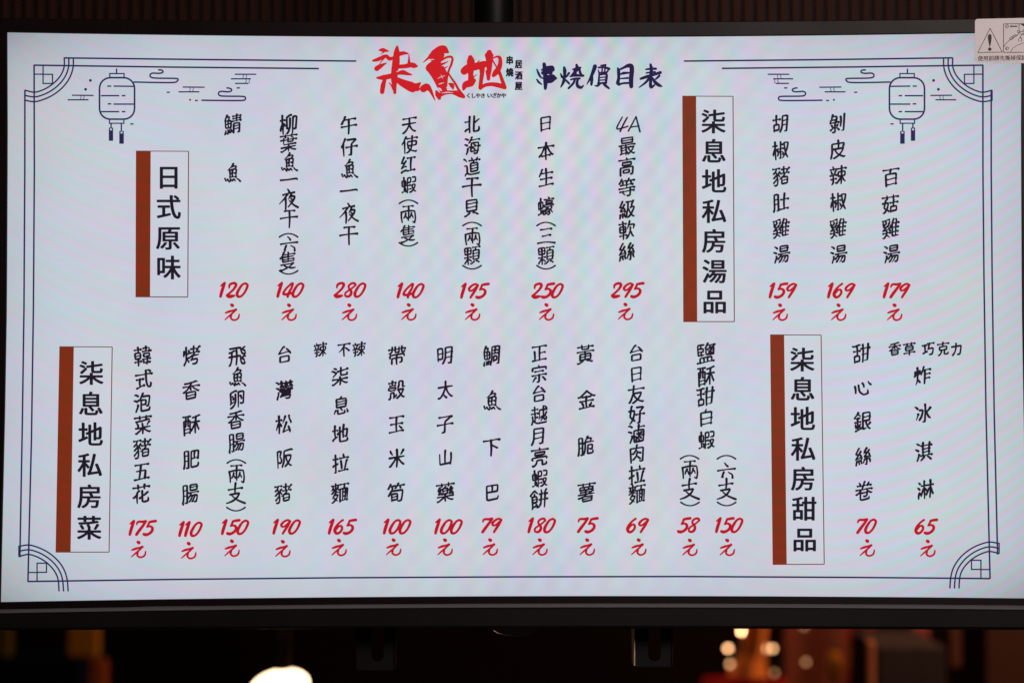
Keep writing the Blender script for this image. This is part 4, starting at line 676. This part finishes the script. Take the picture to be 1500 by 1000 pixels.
# ---- lantern and cloud drawings, the right one mirrored
for mir in (False, True):
    f = (lambda x: 1500-x/3) if mir else (lambda x: x/3)
    g = lambda pts: [(f(x), y/3) for x, y in pts]
    D = Draw(-.0010)
    rr = []
    for cx, cy, a0 in ((545,390,-90),(545,478,0),(485,478,90),(485,390,180)):
        for k in range(7): a = math.radians(a0 + 15*k); rr.append((cx+47*math.cos(a), cy+47*math.sin(a)))
    D.stroke(g(rr+[rr[0]]), 1.25, smooth=False, cap=False)
    for b_ in (((483,325),(546,343)), ((482,526),(545,543))):
        (x0,y0),(x1,y1) = b_; D.line(g([(x0,y0),(x1,y0)]), .9); D.line(g([(x0,y1),(x1,y1)]), .9); D.line(g([(x0,y0-3),(x0,y1+3)]), .9); D.line(g([(x1,y0-3),(x1,y1+3)]), .9)
    L = [[(513,303),(513,325)], [(472,380),(490,380)],[(500,380),(588,381)],[(444,422),(525,422)],[(536,422),(552,422)],[(474,458),(490,458)],[(500,459),(590,459)],[(444,492),(525,492)],[(536,492),(552,492)],
         [(489,543),(489,562)],[(534,543),(534,578)]]
    for l in L: D.line(g(l), 1.05)
    for x0, x1, y0, y1 in ((479,498,562,620),(525,545,577,633)): D.poly(g([(x0,y0),(x0,y1),(x1,y1),(x1,y0)]) if not mir else g([(x1,y0),(x1,y1),(x0,y1),(x0,y0)]))
    la = D.go('lantern_picture', M['navy'], screen)
    D = Draw(-.0013); D.disc(f(488.5), 570/3, 1.6, 12); D.disc(f(535), 584/3, 1.6, 12); D.go('tassel_dot', M['white'], screen)
    D = Draw(-.0010)
    D.stroke(g([(590,362),(680,364),(762,364),(780,357),(783,349),(766,346),(690,345),(664,341),(660,331),(670,323),(698,324),(714,321),(717,314),(708,309),(698,309)]), 1.15)
    D.go('cloud_picture', M['navy'], screen); D = Draw(-.0010)
    D.stroke(g([(888,442),(970,443),(1062,443),(1078,438),(1078,429),(1064,425),(985,424),(964,420),(961,409),(972,403),(1000,405),(1016,402),(1018,394),(1008,389),(998,388)]), 1.15)
    D.go('cloud_picture', M['navy'], screen)
    for x, y, r_ in ((836,440,1.5),(398,355,2.1),(377,394,2.1)): D = Draw(-.0010); D.disc(f(x), y/3, r_, 14); D.go('picture_dot', M['navy'], screen)
    for l in ([(857,443),(870,443)],[(733,407),(747,407)],[(1040,388),(1055,388)],[(573,546),(588,546)]): D = Draw(-.0010); D.line(g(l), 1.0); D.go('picture_dash', M['navy'], screen)
    for ls_, (x, y), two in (([[(317,420),(412,421)],[(298,440),(390,440)]], (352,421), 0), ([[(803,384),(900,385)],[(785,405),(877,405)]], (832,385), 0), ([[(1032,328),(1127,328)],[(1015,348),(1103,348)],[(1033,368),(1092,368)]], (1066,329), 1)):
        D = Draw(-.0010)
        for l in ls_: D.line(g(l), .95)
        for X, Y in [(x, y)] + ([(1078, 348)] if two else []):
            for dx in (0, 14): D.stroke(g([(X+dx,Y),(X+dx+6,Y+8),(X+dx+1,Y+14),(X+dx+7,Y+19)]), .45)
        D.go('mist_picture', M['navy'], screen)

# ---- paper warning sticker stuck across the upper right corner
b = MB(); ys, yt = -.0037, -.0042
def sx_(x): return 29.2 - 1.6*(x-1427)/73
cs = []
for cx, cy, a0 in ((1431.5,33.6,180),(1516,31.8,270),(1516,89.4,0),(1431.5,88.4,90)):
    for k in range(5): a = math.radians(a0 + 22.5*k); cs.append((cx+4.5*math.cos(a), cy+4.5*math.sin(a)))
n = len(cs)
b.add([P(x, y, yt) for x, y in cs] + [P(x, y, ys) for x, y in cs], [tuple(range(n))] + [(k, (k+1) % n, n+(k+1) % n, n+k) for k in range(n)])
st = b.go('warning_sticker', M['sticker'], tv, 'pale pink paper sticker with a warning triangle')
D = Draw(-.0045); q = lambda x, y: (1400+x/11.11, 20+y/11.11); z = lambda *p: [q(*a) for a in p]
T = z((545,256),(744,640),(346,648),(545,256))
for a, c in zip(T, T[1:]): D.line([a, c], .42)
D.stroke(z((540,378),(540,410),(541,470),(541,545)), [2.5,2.8,2.0,.5]); D.disc(*q(540,592), 2.5)
B = z((764,183),(764,646),(1235,640),(1235,178),(764,183))
for a, c in zip(B, B[1:]): D.line([a, c], .42)
D.poly(z((1035,184),(1232,180),(1232,330),(1150,262)))
D.stroke(z((768,560),(800,505),(880,435),(960,385),(1000,360)), .35); D.stroke(z((880,640),(905,590),(960,545),(1050,505),(1110,478),(1160,420)), .35)
for pts in (((865,415),(940,362),(965,372),(895,438),(865,440),(865,415)), ((900,405),(945,375)), ((985,300),(1010,290),(1030,310),(1005,330),(985,300)), ((1030,318),(1060,300),(1100,320),(1080,352),(1040,345)), ((1060,352),(1035,400),(1010,430),(1010,465)), ((1040,400),(1062,440),(1045,462)), ((1075,340),(1120,372),(1150,340),(1160,270),(1110,250),(1085,290)), ((1015,190),(1015,290)), ((960,385),(1000,345),(1035,320))):
    D.stroke(z(*pts), .36)
D.line(z((880,222),(985,222)), .8); D.poly(z((862,222),(890,205),(890,240)))
for x, y in ((820,222),(820,580)):
    D.stroke([(q(x,y)[0]+2.2*math.cos(a*PI/6), q(x,y)[1]+2.2*math.sin(a*PI/6)) for a in range(13)], .3); printed(D, '2' if y < 300 else '1', *q(x+2,y), 3.6)
for i, ch in enumerate('使用前請先撕掉保護膜'): printed(D, ch, 1400+(388+i*88.6)/11.11, 20+(742-i*1.5)/11.11, 8.0)
D.go('sticker_print', M['print'], st)

# ------------------------------------------------------------------ mount: pole and two hanging rails behind the television
pole_x = at(723.5, 15, .11).x
mount = empty('television_mount', (pole_x, .11, CZ), 'black steel ceiling pole and rails holding the television from behind', 'mount')
MB().tube([(pole_x, .11, CZ-.12), (pole_x, .11, 3.0)], .0245, 40).go('pole', M['steel'], mount, smooth=True)
b = MB(); b.box((pole_x-.20, .060, CZ-.10), (pole_x+.20, .0845, CZ+.10), .003); b.go('back_plate', M['steel'], mount)
MB().lathe((pole_x, .11, 2.97), [(.001, 0), (.085, 0), (.085, .012), (.001, .012)], 40).go('ceiling_flange', M['steel'], mount)
M['worn'] = mat('worn_steel_edge', (.80, .50, .36), .5, metal=.3, var=.3, scale=40)  # pale copper colour paints the lamplit highlight on the right rail's left flange
for x0, x1, yb, s0, s1 in ((523.5, 578.5, 981, 544, 562), (930, 984, 976, 949.5, 968)):
    Y = .070; A = at(x0, yb, Y); B_ = at(x1, yb, Y); top = CZ + .22; zb = A.z; S0 = at(s0, 968, Y); S1 = at(s1, 930, Y)
    # face plate with a real slot: outline minus slot, extruded
    t = .0025; zs = S0.z; zt = at(750, 905, Y).z
    b = MB()
    b.box((A.x, Y, zb), (S0.x, Y+t, top)); b.box((S1.x, Y, zb), (B_.x, Y+t, top)); b.box((S0.x, Y, zb), (S1.x, Y+t, zs)); b.box((S0.x, Y, zt), (S1.x, Y+t, top))
    # rounded slot foot
    rail = b.go('rail', M['steel'], mount)
    r_ = (S1.x-S0.x)/2; c = MB(); m_ = 8
    for sgn in (-1, 1):
        arc = [(sgn*r_*math.cos(PI/2*k/m_), -r_*math.sin(PI/2*k/m_)) for k in range(m_+1)]
        pts = [(sgn*r_, 0)] + arc[1:] + [(sgn*r_, -r_)]
        cx = (S0.x+S1.x)/2; z0 = zs + r_
        V = [Vector((cx+x, Y+.0002, z0+z_)) for x, z_ in pts] + [Vector((cx+x, Y+t-.0002, z0+z_)) for x, z_ in pts]; k = len(pts)
        c.add(V, [tuple(range(k)), tuple(k+i for i in range(k))] + [(i, (i+1) % k, k+(i+1) % k, k+i) for i in range(k)])
    c.go('slot_end', M['steel'], rail)
    for xx, s in ((A.x, -1), (B_.x, 1)):
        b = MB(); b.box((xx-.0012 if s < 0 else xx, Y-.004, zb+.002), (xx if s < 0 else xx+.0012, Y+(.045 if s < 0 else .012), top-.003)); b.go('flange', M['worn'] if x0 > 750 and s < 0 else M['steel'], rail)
    MB().tube([((A.x+B_.x)/2 - .004, Y-.003, zb+.19), ((A.x+B_.x)/2 - .004, Y+.004, zb+.19)], .006, 12).go('bolt', M['trim'], rail)

# ------------------------------------------------------------------ slatted wall behind and above
SY = .72; zb = 2.20; zt = 2.975; pitch = .01841
M['slat'] = mat('brown_slat_wood', (.046, .0175, .0125), .6, spec=.05, var=.35, scale=9, bump=.2)
M['slat_back'] = mat('dark_backing_board', (.014, .009, .008), .8)
sw = empty('slatted_wall', (0, SY, zb), 'brown wall of narrow upright slats seen above the television', 'wall')
b = MB(); b.box((-1.2, SY+.012, zb), (1.2, SY+.03, zt)); b.go('backing_board', M['slat_back'], sw)
b = MB(); hw = .0056
prof = [(-hw, .012), (-hw, .002), (-hw*.6, 0), (hw*.6, 0), (hw, .002), (hw, .012)]; n = len(prof)
V = [(x, y, 0) for x, y in prof] + [(x, y, zt-zb) for x, y in prof]
me = bpy.data.meshes.new('slat'); me.from_pydata(V, [], [tuple(range(n)), tuple(n+k for k in reversed(range(n)))] + [(k, (k+1) % n, n+(k+1) % n, n+k) for k in range(n)]); me.materials.append(M['slat'])
i = 0; x = -1.05
while x < 1.05:
    o = bpy.data.objects.new('slat', me); C.objects.link(o); o.parent = sw; o.location = (x + random.uniform(-.0005, .0005), random.uniform(-.001, .0005), 0); x += pitch
M['soffit'] = mat('dark_ceiling_paint', (.02, .017, .015), .9)
tag(MB().box((-4, -4.5, 2.98), (4, 4.6, 3.1)).go('ceiling', M['soffit']), kind='structure')

# ------------------------------------------------------------------ the stall behind, far out of focus
M['floor'] = mat('dark_floor_tiles', (.03, .022, .018), .7, spec=.1)
tag(MB().box((-4, -4.5, -.1), (4, 4.6, 0)).go('floor', M['floor']), kind='structure')
M['wall'] = mat('dark_brown_back_wall', (.0055, .0022, .0013), .9, spec=.02, var=.5, scale=1.5)
tag(MB().box((-4, 4.5, .01), (4, 4.6, 2.97)).go('back_wall', M['wall'], None, 'dark brown wall at the back of the stall behind everything'), cat='wall')

def blob_cloth(name, pts, Y, m, fold=.02, thick=.012):
    """hanging cloth with folds: pts = (left, right, y) rows in picture pixels"""
    V = []; F = []; n = 18; k = len(pts)
    for side in (0, 1):
        for r, (xa, xb, yy) in enumerate(pts):
            for i in range(n+1):
                t = i/n; p = at(xa+(xb-xa)*t, yy, Y); V.append(Vector((p.x, Y + fold*math.sin(t*6+r*.4) + side*thick, p.z)))
    w_ = n+1
    for side in (0, 1):
        o = side*k*w_
        for r in range(k-1):
            for i in range(n): a = o+r*w_+i; F.append((a, a+1, a+w_+1, a+w_) if side else (a, a+w_, a+w_+1, a+1))
    o = k*w_
    for r in range(k-1):
        for i in (0, n): a = r*w_+i; F.append((a, a+w_, o+a+w_, o+a))
    for i in range(n):
        for r in (0, k-1): a = r*w_+i; F.append((a, a+1, o+a+1, o+a))
    return link(name, V, F, m, smooth=False)

# glowing bulb on its cord, low left of the television's middle
bc = at(409, 1006, .95)
bulb = empty('hanging_bulb', (bc.x, .95, bc.z), 'glowing white lamp below the left half of the television', 'lamp')
M['glow'] = mat('bulb_glass', (.9, .85, .75), .3, emit=(1, .70, .40), es=3.2, var=0)
Rm = Matrix.Rotation(math.radians(-13), 3, 'Y')
prof = [(.0005+.0515*math.sin(PI*k/16), .0305*math.cos(PI*k/16)) for k in range(17)]
prof = [(r, z_*(1.0 if z_ > 0 else 1.25)) for r, z_ in prof]
MB().lathe(bc, prof, 40, Rm).go('glass', M['glow'], bulb, smooth=True)
M['socket'] = mat('brown_lamp_socket', (.02, .008, .005), .8, spec=.1)
tp = bc + Rm @ Vector((.012, 0, .024))
MB().tube([tp, tp+Vector((.003, 0, .05)), tp+Vector((.003, 0, .085))], [.012, .0135, .010], 20).go('socket', M['socket'], bulb, smooth=True)
MB().tube([tp+Vector((.003, 0, .08)), tp+Vector((.004, 0, .7)), (tp.x+.004, tp.y, 2.97)], .003, 8).go('cord', M['case'], bulb, smooth=True)

# string of small warm bulbs far back, right of centre
DY = 3.55
pts = [(1066.5,948.8,9),(1069.5,972,3.4),(1122,949.3,4.4),(1131.5,949.3,5.4),(1086.5,923.5,24),(1104,919,16),(1117,917,5),(1178,917,.8),(1180.5,969,1.2),(1134.5,985,.9)]
c0 = at(1110, 940, DY)
ls = empty('light_string', c0, 'string of small warm lights in the far dark under the right half', 'string lights')
for k, (x, y, e) in enumerate(pts):
    p = at(x, y, DY + .01*k); mm = mat('small_bulb_glow', (.6, .4, .25), .4, emit=(1, .50, .22), es=e, var=0)
    MB().lathe(p, [(.0001+.0062*math.sin(PI*j/8), .0062*math.cos(PI*j/8)) for j in range(9)], 14).go('bulb', mm, ls, smooth=True)
b = MB(); order = [0, 1, 2, 3, 4, 5, 6, 7, 8, 9]
srt = sorted(range(len(pts)), key=lambda k: pts[k][0])
for a_, b_ in zip(srt, srt[1:]):
    p = at(pts[a_][0], pts[a_][1], DY+.01*a_+.01); q2 = at(pts[b_][0], pts[b_][1], DY+.01*b_+.01); m2 = (p+q2)/2 - Vector((0, 0, .02)); b.tube([p, m2, q2], .0015, 6)
b.go('wire', M['case'], ls)

# hanging cloths, boxes, posts: each a blurred shape behind
O = lambda n, c, **k: mat(n, c, .85, spec=.08, **k)
t = blob_cloth('hanging_cloth', [(1086,1128,880),(1090,1124,925),(1088,1122,955),(1074,1124,975),(1060,1130,1010),(1056,1150,1060)], 3.3, O('orange_cloth', (.62, .15, .025)), .03)
tag(t, 'bright orange cloth hanging among the small lights right of centre', 'cloth')
t = blob_cloth('hanging_cloth', [(1150,1248,880),(1150,1250,940),(1152,1245,1000),(1150,1240,1060)], 3.75, O('rust_cloth', (.12, .024, .012)), .03)
tag(t, 'dull rust brown cloth behind the right end of the small lights', 'cloth')
t = blob_cloth('hanging_cloth', [(1030,1150,992),(1024,1156,1010),(1020,1160,1060),(1020,1160,1100)], 2.7, O('crimson_cloth', (.28, .008, .006)), .02)
tag(t, 'deep red cloth along the bottom edge below the small lights', 'cloth')
t = blob_cloth('hanging_cloth', [(1236,1284,880),(1244,1280,930),(1250,1270,960),(1240,1268,1010),(1238,1272,1060)], 3.1, O('dark_red_cloth', (.20, .006, .008)), .02)
tag(t, 'narrow dark red cloth left of the grey brown panel', 'cloth')
def lantern(px, py, w_, h_, Y, m, label):
    c = at(px, py, Y); s = (at(px+1, py, Y)-at(px, py, Y)).x; r = w_/2*s; h = h_/2*s
    e = empty('paper_lantern', (c.x, Y, c.z-h), label, 'lantern')
    prof = [(max(.004, r*math.sin(PI*(.12+.76*k/20))*(1+.03*(k % 2))), h*math.cos(PI*(.12+.76*k/20))) for k in range(21)]
    MB().lathe(c, prof, 28).go('shade', m, e)
    for s_ in (-1, 1): z_ = prof[0 if s_ > 0 else -1]; MB().lathe(c, [(.001, z_[1]+s_*.001), (z_[0]*.95, z_[1]+s_*.001), (z_[0]*.95, z_[1]+s_*.014), (.001, z_[1]+s_*.014)], 24).go('cap', M['case'], e)
    MB().tube([(c.x, Y, c.z+h*.9), (c.x, Y, 2.97)], .002, 6).go('cord', M['case'], e)
lantern(1221, 973, 26, 44, 3.2, O('amber_paper', (.50, .15, .012)), 'small amber paper lantern right of the small warm lights')
tag(MB().box((-2.6, 2.3, .01), (2.6, 3.9, .995), .01).go('counter', O('dark_counter_laminate', (.02, .012, .009))), kind='structure')
def box(name, x0, x1, y0, y1, Y, dep, m, label, cat, lid=True):
    a = at(x0, y1, Y); c = at(x1, y0, Y)
    if y1 > 1000: a.z = 1.0
    e = empty(name, ((a.x+c.x)/2, Y+dep/2, a.z), label, cat)
    MB().box((a.x, Y, a.z), (c.x, Y+dep, c.z), .006).go('body', m, e)
    if lid: MB().box((a.x-.006, Y-.006, c.z+.001), (c.x+.006, Y+dep+.006, c.z+.022), .004).go('lid', m, e)
    return e
box('storage_box', 1286, 1386, 946, 1130, 2.6, .4, O('grey_brown_board', (.026, .015, .014)), 'plain grey brown box below the right part of the television', 'box', False)
box('wooden_post', 1272, 1282, 938, 1130, 2.45, .03, O('tan_wood', (.4, .11, .04)), 'slim orange brown post at the left side of the grey brown box', 'post', False)
box('wooden_post', 1392, 1408, 880, 978, 2.9, .04, O('red_brown_wood', (.06, .017, .009)), 'short red brown post above right of the grey brown box', 'post', False)
box('cabinet', 1446, 1560, 880, 1130, 2.9, .4, O('brown_veneer', (.035, .011, .006)), 'brown cabinet side at the right edge of the picture', 'cabinet', False)
box('snack_packet', 98, 143, 900, 963, 3.0, .05, O('mustard_foil', (.42, .16, .008)), 'mustard yellow packet in the lower left under the television', 'packet', False)
box('snack_packet', 128, 154, 966, 1060, 3.05, .05, O('orange_red_foil', (.34, .07, .015)), 'orange red packet below the mustard yellow one', 'packet', False)
box('snack_packet', -40, 14, 915, 963, 3.0, .05, O('olive_foil', (.10, .06, .006)), 'dim olive packet at the lower left corner', 'packet', False)
box('storage_box', -60, 119, 964, 1090, 2.95, .3, O('navy_plastic', (.002, .004, .018)), 'dark navy box in the lower left corner', 'box', False)
box('steel_bracket', 1336, 1362, 915, 937, 3.0, .04, O('dull_red_paint', (.16, .03, .02)), 'small dull red block hanging above the grey brown box', 'block', False)

for o in bpy.data.objects:
    n = o.name.split('.')[0]
    if o.parent is None and n == 'hanging_cloth': o['group'] = 'blurred cloths behind the television'
    if o.parent is None and n == 'snack_packet': o['group'] = 'packets in the lower left corner'
